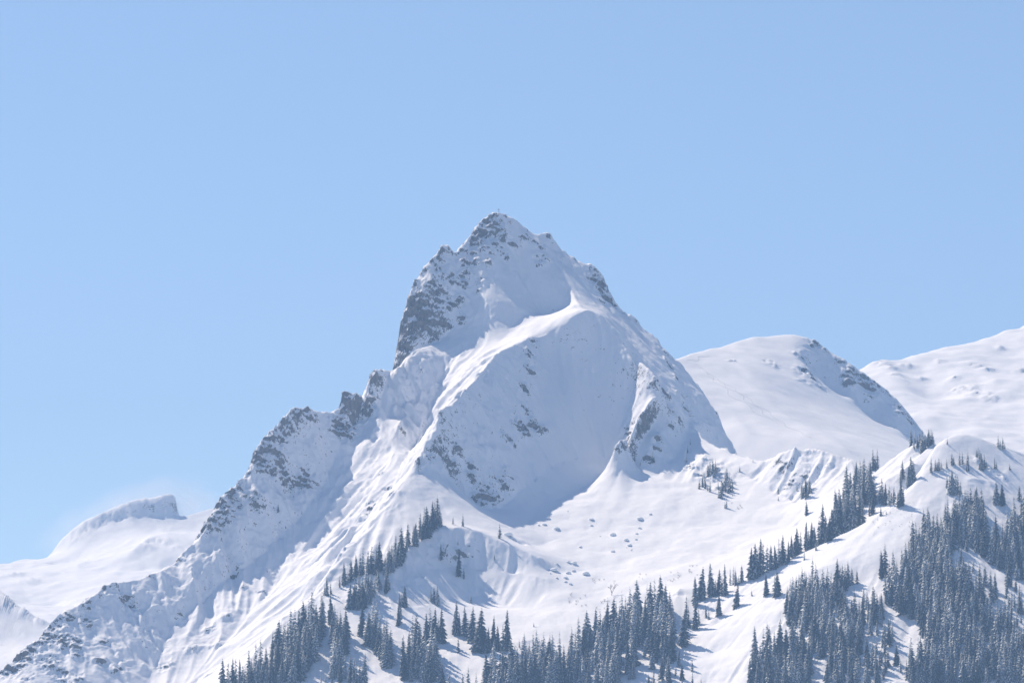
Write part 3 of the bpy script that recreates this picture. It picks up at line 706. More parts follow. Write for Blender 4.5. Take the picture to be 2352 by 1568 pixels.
post(-0.19, 0.19, -0.19, 0.19, -0.5, 4.7, 'post', M_WOOD, cross)
post(-1.15, 1.15, -0.22, 0.16, 3.05, 3.42, 'crossbeam', M_WOOD, cross)
for s in (-1, 1):
    v = []
    me = bpy.data.meshes.new('stay')
    a, b2 = Vector((0, 0, 2.6)), Vector((s * 1.5, 0.2, -0.3))
    w = 0.035
    me.from_pydata([a + Vector((w, 0, 0)), a + Vector((-w, 0, 0)), a + Vector((0, w, 0)), b2 + Vector((w, 0, 0)), b2 + Vector((-w, 0, 0)), b2 + Vector((0, w, 0))], [], [(0, 1, 4, 3), (1, 2, 5, 4), (2, 0, 3, 5)])
    me.update()
    link('stay', me, M_STONE, cross)

# ------------------------------------------------------------------ snow-capped boulders in the bowl
def boulder_mesh(seed, cap):
    r = np.random.RandomState(seed)
    nu, nv = 14, 7
    V = []
    for i in range(nv + 1):
        th = math.pi * 0.74 * i / nv if cap else math.pi * (0.25 + 0.6 * i / nv)
        for j in range(nu):
            ph = 2 * math.pi * j / nu
            V.append((math.sin(th) * math.cos(ph), math.sin(th) * math.sin(ph), math.cos(th)))
    V = np.array(V)
    n = fbm(V[:, 0] * 1.3 + seed * 7, V[:, 1] * 1.3, V[:, 2] * 1.3 + 3, 3, 7)
    rad = 1.0 + (0.22 if cap else 0.38) * n
    V = V * rad[:, None] * np.array([1.0, 0.9, 0.62]) * (1.0 if cap else 0.84)
    if cap: V = V * np.array([1.16, 1.16, 0.95]) + np.array([-0.10, 0.08, 0.16])
    F = []
    for i in range(nv):
        for j in range(nu):
            F.append((i * nu + j, (i + 1) * nu + j, (i + 1) * nu + (j + 1) % nu, i * nu + (j + 1) % nu))
    F.append(tuple(range(nu)))
    return tri_mesh('snow_cap' if cap else 'rock', V.tolist(), F, smooth=bool(cap))
bm_rock = [boulder_mesh(s, False) for s in range(4)]
bm_cap = [boulder_mesh(s, True) for s in range(4)]
for me in bm_rock: me.materials.append(M_STONE)
for me in bm_cap: me.materials.append(M_SNOW)
BOULDERS = [(385, 145, 45, 'upper left of the boulder field, largest near the shadow edge'), (310, 200, 25, 'small one left of a twin near the shadow edge'), (355, 195, 40, 'right of a twin near the shadow edge'), (458, 232, 50, 'flat one below the twin by the shadow edge'),
            (65, 285, 80, 'broad one beside the lone sparse spruce'), (100, 312, 35, 'small one under the broad boulder by the sparse spruce'), (738, 155, 40, 'upper middle of the bowl'), (740, 203, 30, 'small one just below the upper middle boulder'), (1130, 150, 50, 'upper right of the boulder field'), (1217, 112, 28, 'topmost right of the boulder field'),
            (1130, 225, 40, 'second down on the right of the boulder field'), (1105, 270, 30, 'third down on the right of the boulder field'), (915, 282, 65, 'big one in the centre right of the bowl'), (1022, 322, 40, 'low flat one on the swell right of centre'), (1050, 365, 40, 'dark one with twigs at right of centre'), (648, 378, 30, 'pointed one on the swell in mid bowl'),
            (912, 415, 45, 'lowest on the swell right of centre'), (458, 515, 35, 'upper left of the lower cluster'), (550, 500, 35, 'upper middle of the lower cluster'), (598, 512, 50, 'upper right of the lower cluster'), (435, 570, 75, 'big hollow one left in the lower cluster'), (548, 590, 45, 'centre of the lower cluster'),
            (595, 572, 35, 'right of centre in the lower cluster'), (690, 598, 55, 'rightmost of the lower cluster'), (405, 592, 20, 'tiny one at far left of the lower cluster'), (458, 630, 28, 'low left in the lower cluster'), (527, 628, 40, 'low middle of the lower cluster'), (530, 660, 30, 'second lowest of the lower cluster'),
            (570, 678, 30, 'lowest of the lower cluster'), (548, 88, 14, 'tiny topmost one below the shadow edge'), (810, 290, 16, 'tiny one left of the big centre boulder'), (1100, 317, 25, 'tiny one near the right edge of the swell')]
for i, (bx, by, bw, what) in enumerate(BOULDERS):
    u, v = crop('c6', bx, by)
    hh = M.hit(u, v)
    if not hh: continue
    rad = crop_len('c6', bw) * hh[1] / FPX * 0.5
    o = empty('boulder', (hh[0], hh[1], hh[2] + 0.08 * rad), rng.uniform(0, 6.28), rad * rng.uniform(0.75, 1.0), label='snow-capped boulder, ' + what, category='boulder', group='boulders in the snow bowl')
    link('rock', bm_rock[i % 4], None, o); link('snow_cap', bm_cap[i % 4], None, o)

# ------------------------------------------------------------------ bare tree and shrubs
def twig_mesh(name, seed, height, spread, depth, n0=1, w0=0.12):
    r = random.Random(seed)
    V, F = [], []
    def limb(a, b2, wa, wb):
        d = (b2 - a)
        if d.length < 1e-4: return
        x = d.orthogonal().normalized(); y = d.cross(x).normalized()
        k0 = len(V)
        for p, w in ((a, wa), (b2, wb)):
            for q in range(3):
                an = q * 2.0944
                V.append(tuple(p + x * (w * math.cos(an)) + y * (w * math.sin(an))))
        for q in range(3):
            F.append((k0 + q, k0 + (q + 1) % 3, k0 + 3 + (q + 1) % 3, k0 + 3 + q))
    def grow(p, d, l, w, k):
        m = p + d * l * 0.5 + Vector((r.uniform(-1, 1), r.uniform(-1, 1), 0)) * l * 0.06
        e = m + (d + Vector((r.uniform(-.2, .2), r.uniform(-.2, .2), .1))).normalized() * l * 0.5
        limb(p, m, w, w * 0.82); limb(m, e, w * 0.82, w * 0.6)
        if k <= 0: return
        for q in range(r.choice((3, 3, 4))):
            f = r.uniform(0.35, 1.0)
            st = p.lerp(m, f * 2) if f < .5 else m.lerp(e, f * 2 - 1)
            nd_ = (d + Vector((r.uniform(-spread, spread), r.uniform(-spread, spread), r.uniform(-.1, .5)))).normalized()
            grow(st, nd_, l * r.uniform(0.45, 0.68), w * 0.55, k - 1)
    for q in range(n0):
        a = 6.283 * q / n0
        d = Vector((math.cos(a) * spread * .5 * (n0 > 1), math.sin(a) * spread * .5 * (n0 > 1), 1)).normalized()
        grow(Vector((0, 0, -0.4)), d, height * r.uniform(.4, .55), w0, depth)
    me = tri_mesh(name, V, F)
    me.materials.append(M_TWIG)
    return me
u, v = crop('c6', 905, 768); hh = M.hit(u, v)
bt = empty('bare_tree', hh, label='lone leafless tree at the lower edge of the snow bowl', category='tree')
tm = bpy.data.meshes.new('trunk')
link('trunk', twig_mesh('trunk', 3, 14.5, 0.05, 0, 1, 0.36), None, bt)
cr = link('crown', twig_mesh('crown', 5, 15.5, 0.85, 4, 3, 0.2), None, bt); cr.location = (0, 0, 2.2)
shrubs = [twig_mesh('shrub', 40 + s, 4.5, 0.9, 2, 5, 0.06) for s in range(5)]
SHR = []
for c, x0, x1, y0, y1, n, lab in (('c6', 550, 720, 740, 860, 12, 'leafless twiggy shrub left of the lone bare tree'), ('c6', 740, 900, 640, 720, 6, 'leafless twiggy shrub on the snow just above the lone bare tree'), ('c6', 780, 900, 810, 880, 6, 'leafless dark shrub in the hollow under the lone bare tree'),
                                  ('c6', 1360, 1600, 520, 660, 18, 'leafless twiggy shrub on the swell behind the middle forest'), ('c6', 1120, 1190, 600, 650, 4, 'leafless shrub left of the middle forest top'), ('c6', 1010, 1070, 360, 410, 3, 'twiggy shrub by the dark boulder on the swell'),
                                  ('c7', 1120, 1450, 100, 240, 26, 'low twiggy shrub on the smooth near ridge'), ('c5', 1620, 1700, 400, 520, 6, 'dark shrub in the shaded hollow under the bench'), ('r2', 1090, 1260, 820, 1000, 6, 'twiggy shrub beside the lowest spruce of the outcrop')):
    spots = []
    for q in range(n):
        u, v = crop(c, rng.uniform(x0, x1), rng.uniform(y0, y1))
        hh = M.hit(u, v)
        if hh: spots.append((u, hh))
    spots.sort()
    nths = ['leftmost', 'second from left', 'third from left', 'fourth from left', 'fifth from left', 'sixth from left', 'seventh from left', 'eighth from left', 'ninth from left', 'tenth from left', 'eleventh from left', 'twelfth from left', 'thirteenth from left']
    for q, (u, hh) in enumerate(spots):
        s = rng.uniform(0.4, 0.85) * (0.65 if c == 'c7' else 1.0)
        m_ = len(spots) - 1 - q
        w_ = nths[q] if q < 13 else ('rightmost' if m_ == 0 else nths[min(m_, 12)].replace('left', 'right'))
        o = link('shrub', shrubs[rng.randrange(5)], None, label=lab + ', ' + w_, category='shrub', group=lab + 's')
        o.location = hh; o.rotation_euler = (0, 0, rng.uniform(0, 6.28)); o.scale = (s * 1.2, s * 1.2, s)

# ------------------------------------------------------------------ ski tracks on the hill behind
M_TRACK = plain('groove_shade_snow', (0.66, 0.69, 0.74), 0.8, 0.06)  # chopped snow, greyed so the shade of the track grooves is in its colour
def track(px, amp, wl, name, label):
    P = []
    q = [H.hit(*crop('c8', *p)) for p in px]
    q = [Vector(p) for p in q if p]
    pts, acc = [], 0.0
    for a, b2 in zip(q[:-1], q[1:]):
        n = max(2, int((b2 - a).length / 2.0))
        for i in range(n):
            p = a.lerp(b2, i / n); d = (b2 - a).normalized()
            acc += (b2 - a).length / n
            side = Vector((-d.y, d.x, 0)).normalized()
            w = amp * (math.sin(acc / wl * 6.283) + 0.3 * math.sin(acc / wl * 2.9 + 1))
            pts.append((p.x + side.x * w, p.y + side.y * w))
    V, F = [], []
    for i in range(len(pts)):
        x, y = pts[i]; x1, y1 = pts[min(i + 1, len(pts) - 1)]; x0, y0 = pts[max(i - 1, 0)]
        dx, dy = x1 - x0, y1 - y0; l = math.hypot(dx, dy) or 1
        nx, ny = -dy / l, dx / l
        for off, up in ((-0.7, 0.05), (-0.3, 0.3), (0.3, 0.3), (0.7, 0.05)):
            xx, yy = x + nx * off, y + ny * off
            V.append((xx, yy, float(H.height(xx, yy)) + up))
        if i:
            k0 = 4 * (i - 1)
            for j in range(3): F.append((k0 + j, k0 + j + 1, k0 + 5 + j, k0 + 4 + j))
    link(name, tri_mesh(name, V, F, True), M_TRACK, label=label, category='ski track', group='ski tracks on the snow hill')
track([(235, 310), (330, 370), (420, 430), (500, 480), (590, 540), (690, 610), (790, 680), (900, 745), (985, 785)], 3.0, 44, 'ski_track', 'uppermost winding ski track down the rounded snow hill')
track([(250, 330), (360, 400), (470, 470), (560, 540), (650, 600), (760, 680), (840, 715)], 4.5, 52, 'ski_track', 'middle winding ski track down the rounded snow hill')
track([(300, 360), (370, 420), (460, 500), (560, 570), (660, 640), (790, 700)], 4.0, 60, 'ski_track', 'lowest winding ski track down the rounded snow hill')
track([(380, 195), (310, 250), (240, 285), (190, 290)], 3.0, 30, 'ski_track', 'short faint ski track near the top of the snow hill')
print('things', round(time.time() - T0, 1))
# ------------------------------------------------------------------ spruces
m_n, nt, bs = newmat('snowy_needles')
Lk = nt.links.new
at = nd(nt, 'ShaderNodeAttribute', attribute_name='snow')
tc = nd(nt, 'ShaderNodeTexCoord'); oi = nd(nt, 'ShaderNodeObjectInfo')
n1 = nd(nt, 'ShaderNodeTexNoise', i_Scale=0.9, i_Detail=5.0, i_Roughness=0.7)
Lk(tc.outputs['Object'], n1.inputs['Vector'])
s_ = math_n(nt, 'ADD', math_n(nt, 'ADD', math_n(nt, 'MULTIPLY', at.outputs['Fac'], 0.75), math_n(nt, 'MULTIPLY', math_n(nt, 'SUBTRACT', n1.outputs[0], 0.5), 1.9)), math_n(nt, 'SUBTRACT', math_n(nt, 'MULTIPLY', oi.outputs['Random'], 0.42), 0.67))
fac = math_n(nt, 'MULTIPLY', s_, 3.2, clamp=True)
mx = nd(nt, 'ShaderNodeMix', data_type='RGBA')
Lk(fac, mx.inputs[0]); mx.inputs[6].default_value = (0.022, 0.030, 0.022, 1); mx.inputs[7].default_value = (0.70, 0.74, 0.78, 1)
Lk(mx.outputs[2], bs.inputs['Base Color'])
bs.inputs['Roughness'].default_value = 0.8; bs.inputs['Specular IOR Level'].default_value = 0.1
M_NEEDLE = m_n

def spruce(seed, levels=26, per=8, segs=3, rmax=4.0, height=28.0, low=0.05, thin=0.0):
    """crown of drooping fronds in whorls; returns verts, faces, snow"""
    r = random.Random(seed)
    V, F, S = [], [], []
    lop, lop_a = r.uniform(0.05, 0.28), r.uniform(0, 6.28)
    for i in range(levels):
        f = low + (0.985 - low) * (i / (levels - 1)) ** 0.93
        z = f * height
        prof = (1 - f) ** 0.76
        if f < 0.18: prof *= 0.75 + 0.25 * (f / 0.18)
        n = max(4, int(per * (0.55 + 0.45 * prof) + r.random()))
        ph0 = r.uniform(0, 6.28)
        for j in range(n):
            if r.random() < thin: continue
            ph = ph0 + 6.283 * j / n + r.uniform(-.28, .28)
            L = (0.32 + rmax * prof) * r.uniform(0.62, 1.2) * (1 + lop * math.cos(ph - lop_a))
            dz = height / levels * r.uniform(-.5, .5)
            c, s = math.cos(ph), math.sin(ph)
            k0 = len(V)
            droop = r.uniform(0.42, 0.72)
            for q in range(segs + 1):
                t = q / segs
                d = L * t
                zz = z + dz + L * (0.10 * t - droop * t * t * 0.95)
                w = L * (0.18, 0.32, 0.27, 0.03)[q if segs == 3 else (0, 1, 3)[q]] * r.uniform(.8, 1.2) + 0.08
                drop = w * r.uniform(0.55, 0.95)
                jx = r.uniform(-.06, .06) * L
                V.append((c * d - s * (w + jx), s * d + c * (w + jx), zz - drop))
                V.append((c * d, s * d, zz))
                V.append((c * d + s * (w - jx), s * d - c * (w - jx), zz - drop))
                S += [0.05 + 0.2 * t, 0.55 + 0.5 * t, 0.05 + 0.2 * t]
            for q in range(segs):
                a = k0 + 3 * q
                F += [(a, a + 1, a + 4, a + 3), (a + 1, a + 2, a + 5, a + 4)]
    return V, F, S
def trunk_mesh(seed, height=28.0, r0=0.42):
    r = random.Random(seed)
    V, F = [], []
    n, m = 7, 6
    ox = oy = 0
    for i in range(m + 1):
        f = i / m
        ox += r.uniform(-.04, .04); oy += r.uniform(-.04, .04)
        rad = r0 * (1 - 0.93 * f) * (1.35 if i == 0 else 1)
        for j in range(n):
            a = 6.283 * j / n
            V.append((ox + rad * math.cos(a), oy + rad * math.sin(a), -1.5 + (height + 1.5) * f))
    for i in range(m):
        for j in range(n):
            F.append((i * n + j, i * n + (j + 1) % n, (i + 1) * n + (j + 1) % n, (i + 1) * n + j))
    return tri_mesh('trunk', V, F, True)
KINDS = []
for k in range(9):
    V, F, S = spruce(100 + k, levels=25 + k % 3 * 2, per=8, rmax=(5.0, 5.8, 4.2, 6.4, 5.2, 5.7, 4.6, 3.8, 3.4)[k], low=(0.05, 0.04, 0.09, 0.03, 0.06, 0.05, 0.14, 0.05, 0.2)[k], thin=(0, 0, .08, 0, .05, 0, .12, .3, .72)[k])
    cm = tri_mesh('crown', V, F, False, {'snow': S}); cm.materials.append(M_NEEDLE)
    tm = trunk_mesh(200 + k); tm.materials.append(M_BARK)
    KINDS.append((tm, cm))
LOW = [spruce(300 + k, levels=16, per=6, segs=2, rmax=(5.2, 6.2, 4.4, 5.5, 3.8)[k]) for k in range(5)]
LOW = [(np.array(V), np.array(F), np.array(S)) for V, F, S in LOW]

# trees one can pick out: area -> crop, [(x, y of the foot, height in the crop)], kind hint
SINGLE = {
 'on the snowy bench above the left forest': ('c5', [(1540, 190, 72), (1620, 208, 112)]),
 'in the shaded hollow below the bench': ('c5', [(1440, 490, 150), (1582, 620, 230), (1628, 635, 105), (1580, 362, 58)]),
 'on the open slope below the knoll': ('c5', [(1385, 830, 150), (1412, 850, 170), (1360, 815, 100), (1145, 860, 180), (1122, 850, 150), (1095, 1012, 140), (1110, 1000, 150), (1098, 930, 190), (1685, 830, 70), (1875, 482, 50)]),
 'in the row across the lower snow slope': ('c5', [(1562, 1080, 270), (1590, 1090, 190), (1638, 1105, 255), (1668, 1130, 180), (1702, 1150, 295), (1735, 1200, 230), (1762, 1215, 350), (1800, 1215, 210), (1822, 1228, 205), (1872, 1205, 280), (1907, 1212, 200), (1945, 1205, 220), (1978, 1216, 340)]),
 'in the group left of the lower slope row': ('c5', [(1352, 1120, 280), (1372, 1140, 200), (1395, 1150, 285), (1420, 1145, 210), (1442, 1152, 285)]),
 'just right of the row on the lower snow slope': ('c5', [(2076, 1190, 85), (2118, 1250, 190), (2160, 1240, 110), (2190, 1250, 195), (2216, 1256, 225), (2243, 1260, 150), (2195, 1022, 42)]),
 'standing alone below the row on the lower slope': ('c5', [(1582, 1232, 125)]),
 'on the left rib beside the rock outcrop': ('c5', [(120, 95, 75)]),
 'at the left end of the left rib forest': ('c5', [(515, 770, 165), (498, 765, 90), (545, 760, 110), (560, 1180, 300), (552, 1000, 245), (578, 1010, 180)]),
 'on the crest right of the middle forest': ('c6', [(1585, 850, 240), (1635, 800, 270), (1660, 790, 150), (1702, 775, 275), (1745, 760, 130), (1772, 765, 215), (1800, 770, 180), (1826, 770, 265), (1866, 685, 150), (1892, 682, 160), (1910, 680, 120), (1960, 662, 148)]),
 'just below the crest right of the middle forest': ('c6', [(1510, 960, 205), (1490, 1175, 300), (1525, 1030, 180), (1585, 1045, 270), (1610, 1000, 140), (1668, 945, 105), (1690, 965, 95), (1778, 930, 185), (1762, 925, 130)]),
 'alone on the snow with a long shadow': ('c6', [(1922, 862, 195)]),
 'in the pair on the slope under the near crest': ('c6', [(2155, 772, 188), (2228, 770, 190), (2254, 768, 205)]),
 'tiny, left of the pair under the near crest': ('c6', [(2040, 772, 58)]),
 'in the stand along the near crest': ('c7', [(138, 636, 265), (165, 622, 280), (190, 612, 250), (210, 605, 305), (236, 590, 270), (268, 575, 230), (298, 565, 212), (330, 555, 205), (362, 530, 240), (390, 520, 250), (420, 520, 130), (442, 500, 180), (466, 470, 200), (488, 455, 160), (508, 440, 230), (540, 420, 195), (582, 402, 250), (604, 395, 180), (624, 390, 225), (652, 380, 180), (690, 352, 240), (720, 340, 320), (746, 330, 220), (772, 325, 205), (800, 302, 250), (832, 288, 270), (860, 275, 300), (892, 260, 285), (922, 245, 290), (950, 230, 280), (982, 212, 270), (1012, 200, 260), (1042, 185, 220), (870, 250, 230), (940, 215, 240), (1100, 120, 150), (1122, 110, 160)]),
 'small, at the lower edge of the near crest stand': ('c7', [(662, 405, 85), (568, 482, 88), (795, 320, 46), (1190, 122, 78), (1236, 110, 26)]),
 'big and broad, on the near crest edge': ('r3', [(958, 1112, 330), (925, 1120, 210), (985, 1095, 240), (975, 800, 235), (955, 850, 180)]),
 'alone on the bowl slope left of the near crest stand': ('c7', [(585, 112, 130)]),
 'at the left foot of the near crest': ('c7', [(60, 665, 152), (8, 690, 155), (35, 680, 90)]),
 'in the tall pair behind the near crest': ('r3', [(1075, 850, 315), (1048, 885, 240), (1095, 790, 220)]),
 'in the stand on the second crest': ('r3', [(640, 702, 265), (668, 700, 180), (692, 690, 250), (722, 660, 210), (748, 640, 230), (775, 620, 270), (805, 600, 230), (832, 580, 275), (862, 545, 240), (880, 530, 230), (905, 512, 215), (952, 482, 195), (935, 495, 170), (455, 850, 270), (478, 850, 200), (502, 850, 260), (522, 835, 230), (542, 822, 290), (565, 805, 180), (592, 792, 215), (612, 760, 180), (380, 872, 145), (420, 862, 82)]),
 'between the second crest and the near crest': ('r3', [(650, 1015, 290), (640, 1200, 235), (660, 1100, 180), (742, 1060, 295), (720, 1040, 180), (730, 1215, 112), (790, 1202, 52), (826, 1072, 235), (880, 1062, 190), (780, 1060, 150)]),
 'in the dark clump left of the dome': ('r3', [(1200, 505, 255), (1185, 515, 170), (1225, 480, 200), (1272, 432, 205), (1300, 420, 190), (1330, 380, 160), (1350, 330, 130), (1050, 402, 130), (1075, 395, 90), (1135, 372, 100)]),
 'on the skyline left of the dome top': ('r3', [(1360, 292, 95), (1380, 285, 70), (1420, 272, 72), (1440, 267, 66), (1462, 262, 48), (1500, 256, 32)]),
 'young, alone near the dome top': ('r3', [(1482, 408, 90)]),
 'in the row on the dome flank': ('r3', [(1300, 722, 190), (1348, 705, 150), (1368, 705, 120), (1388, 706, 160), (1412, 682, 120), (1476, 684, 130), (1535, 642, 150), (1555, 640, 110), (1620, 642, 185), (1652, 632, 160)]),
 'among the rocks on the dome flank': ('r3', [(1716, 645, 185), (1722, 712, 110), (1700, 712, 90), (1832, 562, 162), (1812, 560, 120), (1852, 600, 150), (1872, 702, 205), (1902, 692, 200), (1850, 692, 125), (1925, 680, 110)]),
 'right of the rocks on the dome flank': ('r3', [(2020, 692, 165), (2040, 690, 100), (2190, 702, 85), (2205, 700, 50)]),
 'in the dense clump in mid dome slope': ('r3', [(1480, 900, 160), (1510, 962, 250), (1530, 975, 280), (1552, 985, 300), (1578, 980, 270), (1602, 978, 245), (1632, 982, 170)]),
 'on the skyline right of the dome top': ('r3', [(1875, 268, 42), (1918, 292, 62), (1930, 310, 75), (1948, 342, 105), (1976, 352, 105), (2002, 372, 115), (2022, 385, 80), (2060, 442, 155), (2082, 462, 120), (2110, 466, 155), (2132, 462, 90)]),
 'on the skyline at the right edge': ('r3', [(2192, 442, 52), (2236, 458, 78), (2290, 482, 75), (2320, 492, 95), (2346, 502, 85)]),
 'on the right flank of the dome': ('r3', [(2040, 1080, 260), (2105, 1100, 260), (2130, 1090, 150), (2300, 1040, 190), (2320, 1030, 120), (1815, 1020, 160)]),
 'in the pair on the near ridge top': ('r3', [(1215, 1400, 270), (1265, 1390, 300), (1240, 1400, 200), (1330, 1380, 100), (1410, 1440, 240), (1390, 1450, 180)]),
 'on the rock outcrop right of the shaded wall': ('r2', [(92, 500, 80), (225, 475, 150), (208, 465, 110), (245, 470, 90)]),
 'clinging to the outcrop under the peak shoulder': ('r2', [(600, 460, 150), (620, 350, 90), (650, 260, 80), (868, 592, 205), (842, 585, 120), (900, 570, 130), (930, 560, 150), (750, 752, 120), (872, 785, 150), (960, 760, 120)]),
 'in the clump at the lower end of the outcrop': ('r2', [(1062, 640, 130), (1040, 765, 185), (1018, 770, 130), (990, 855, 145), (1092, 782, 165), (1118, 740, 110), (970, 850, 110), (1070, 800, 120), (1120, 832, 36)]),
 'lowest and alone under the outcrop': ('r2', [(1055, 965, 135), (1035, 965, 80)]),
 'alone on the saddle': ('r2', [(1200, 562, 88)]),
 'alone on the snow skyline of the saddle': ('r2', [(1350, 456, 58)]),
 'on the fluted knoll right of the saddle': ('r2', [(1630, 802, 92), (1632, 880, 60), (1945, 850, 255), (1915, 830, 140), (1972, 810, 120), (1888, 805, 95), (1995, 800, 80), (1900, 850, 110), (1840, 770, 60)]),
 'alone under the fluted knoll': ('r2', [(1945, 1048, 170)]),
}
SPARSE = ('c5', 1918, 305, 128)
# closed stands: crop, outline of the feet, number, heights, words
STANDS = [
 ('r3', [(180, 1250), (330, 1290), (520, 1200), (650, 1080), (620, 860), (560, 840), (440, 880), (300, 1020), (230, 1130)], 46, (230, 360), 'in the dense forest beyond the near crest'),
 ('r3', [(640, 705), (870, 560), (970, 485), (940, 480), (800, 570), (700, 640)], 14, (180, 260), 'in the stand on the second crest'),
 ('r3', [(700, 1070), (880, 1050), (870, 1100), (760, 1120)], 8, (160, 260), 'in the dense forest beyond the near crest'),
 ('r3', [(1000, 420), (1150, 370), (1330, 390), (1260, 440), (1200, 500)], 12, (120, 210), 'in the dark clump left of the dome'),
 ('r3', [(1180, 1420), (1460, 1480), (1450, 1300), (1560, 1250), (1800, 1100), (1900, 1200), (1900, 1480)], 34, (210, 330), 'in the forest above the light streak'),
 ('r2', [(820, 560), (950, 560), (930, 650), (840, 650)], 5, (90, 190), 'clinging to the outcrop under the peak shoulder'),
 ('r2', [(960, 700), (1110, 640), (1130, 790), (980, 870)], 12, (90, 190), 'in the clump at the lower end of the outcrop'),
 ('r2', [(740, 700), (790, 690), (880, 785), (760, 775)], 5, (80, 150), 'clinging to the outcrop under the peak shoulder'),
 ('r2', [(1860, 770), (1990, 760), (1980, 870), (1880, 870)], 8, (90, 200), 'on the fluted knoll right of the saddle'),
 ('c7', [(1050, 950), (1200, 900), (1350, 1300), (1450, 1480), (1150, 1300)], 20, (120, 220), 'scattered in the right gully'),
 ('c7', [(600, 1100), (820, 1000), (800, 1250), (620, 1300)], 24, (170, 250), 'in the bottom forest right of the shadowed snow'),
 ('c7', [(750, 900), (880, 860), (1040, 950), (900, 1000)], 14, (150, 220), 'in the right foreground strip'),
 ('c7', [(1760, 560), (1850, 500), (2000, 640), (2150, 720), (2000, 760), (1840, 700)], 14, (110, 200), 'scattered along the light streak'),
 ('c7', [(2180, 640), (2300, 720), (2380, 900), (2300, 1050), (2200, 900)], 16, (130, 210), 'scattered along the light streak'),
 ('c6', [(1440, 1300), (1700, 1480), (1650, 1560), (1400, 1500)], 7, (90, 160), 'scattered on the shadowed snow at the bottom'),
 ('c5', [(1400, 1440), (1700, 1500), (1750, 1560), (1420, 1560)], 7, (120, 200), 'scattered on the snow at the bottom edge'),
 ('c5', [(575, 725), (860, 600), (1000, 620), (1110, 545), (1180, 400), (1330, 305), (1480, 192), (1400, 185), (1250, 290), (1130, 400), (980, 545), (850, 545), (700, 650)], 75, (150, 250), 'in the dark forest climbing the left rib'),
 ('c5', [(680, 880), (880, 740), (880, 850), (720, 900)], 18, (180, 260), 'in the dark forest climbing the left rib'),
 ('c5', [(900, 650), (1030, 660), (1020, 770), (900, 760)], 9, (110, 160), 'in the dark forest climbing the left rib'),
 ('c5', [(280, 1060), (485, 1010), (490, 1150), (370, 1400), (240, 1490), (60, 1500), (-150, 1590), (-330, 1620), (-310, 1560), (60, 1290), (150, 1190)], 97, (220, 310), 'in the dense forest at bottom left'),
 ('c5', [(545, 1200), (690, 1080), (670, 1480), (580, 1490)], 23, (220, 280), 'in the narrow column of trees at bottom left'),
 ('c5', [(760, 1070), (870, 1000), (1020, 1230), (1050, 1360), (1000, 1360), (900, 1230)], 23, (220, 290), 'in the column of trees below the knoll'),
 ('c5', [(1090, 1500), (1400, 1500), (1400, 1290), (1260, 1130), (1170, 1300)], 31, (250, 330), 'in the tall bottom clump left of centre'),
 ('c5', [(690, 1480), (860, 1480), (850, 1560), (700, 1560)], 10, (210, 270), 'in the small clump at the bottom edge'),
 ('c5', [(440, 1500), (560, 1470), (560, 1560), (440, 1560)], 5, (90, 150), 'in the small clump at the bottom edge'),
 ('c5', [(1760, 1500), (1830, 1400), (2000, 1380), (2352, 1320), (2352, 1540), (1760, 1560)], 44, (180, 260), 'in the bottom forest under the row'),
 ('c6', [(0, 1500), (0, 1420), (560, 1290), (620, 1180), (760, 1120), (930, 1010), (1180, 900), (1400, 890), (1425, 1290), (1220, 1370), (1110, 1200), (970, 1230), (960, 1540), (0, 1540)], 156, (230, 320), 'in the dark middle forest at the bottom'),
 ('c6', [(1010, 1480), (1095, 1480), (1070, 1180), (1030, 1180)], 9, (220, 280), 'in the dark middle forest at the bottom'),
 ('c6', [(1180, 1560), (1260, 1560), (1240, 1470), (1190, 1470)], 5, (110, 160), 'at the bottom edge beneath the middle forest'),
 ('c6', [(1300, 1540), (1390, 1500), (1370, 1400), (1310, 1380)], 7, (130, 220), 'at the bottom edge beneath the middle forest'),
 ('c7', [(430, 800), (520, 740), (640, 700), (760, 720), (900, 700), (930, 740), (890, 860), (770, 900), (730, 1050), (690, 1110), (540, 1080), (420, 960)], 78, (190, 270), 'in the forest left of the bare gully'),
 ('c7', [(20, 1560), (110, 1480), (140, 1300), (300, 1200), (370, 1210), (520, 1120), (700, 1150), (650, 1250), (600, 1560)], 65, (220, 320), 'in the bottom forest right of the shadowed snow'),
 ('c7', [(740, 1480), (820, 1200), (900, 1050), (1060, 1000), (1080, 1080), (1010, 1300), (1100, 1560), (760, 1560)], 54, (200, 270), 'in the right foreground strip'),
 ('c7', [(1080, 1300), (1170, 1340), (1240, 1400), (1290, 1500), (1080, 1480)], 10, (170, 230), 'in the right foreground strip'),
 ('c7', [(1040, 800), (1190, 880), (1160, 920), (1040, 930)], 9, (150, 210), 'in the small group beside the big right forest'),
 ('c7', [(800, 650), (1040, 660), (1000, 680), (900, 750), (820, 720)], 13, (120, 190), 'in the small group on top of the near slope'),
 ('c7', [(1175, 610), (1330, 590), (1500, 560), (1750, 540), (1770, 640), (1840, 720), (2000, 760), (2170, 810), (2200, 1000), (2380, 1150), (2400, 1560), (1420, 1560), (1370, 1380), (1560, 1260), (1500, 1020), (1320, 900), (1220, 850), (1230, 700)], 330, (190, 290), 'in the big dense forest at bottom right'),
 ('c7', [(1540, 290), (1700, 260), (1800, 160), (2000, 60), (2060, 330), (2090, 470), (1950, 400), (1830, 440), (1760, 420), (1640, 380)], 67, (180, 260), 'in the forest above the light streak'),
 ('c7', [(1450, 350), (1600, 300), (1760, 430), (1740, 540), (1500, 560), (1330, 560), (1420, 450)], 46, (190, 260), 'in the upper part of the big right forest'),
 ('c7', [(2180, 320), (2260, 150), (2400, 80), (2400, 700), (2250, 620), (2120, 540), (2010, 450)], 65, (180, 250), 'in the forest on the far right flank'),
]
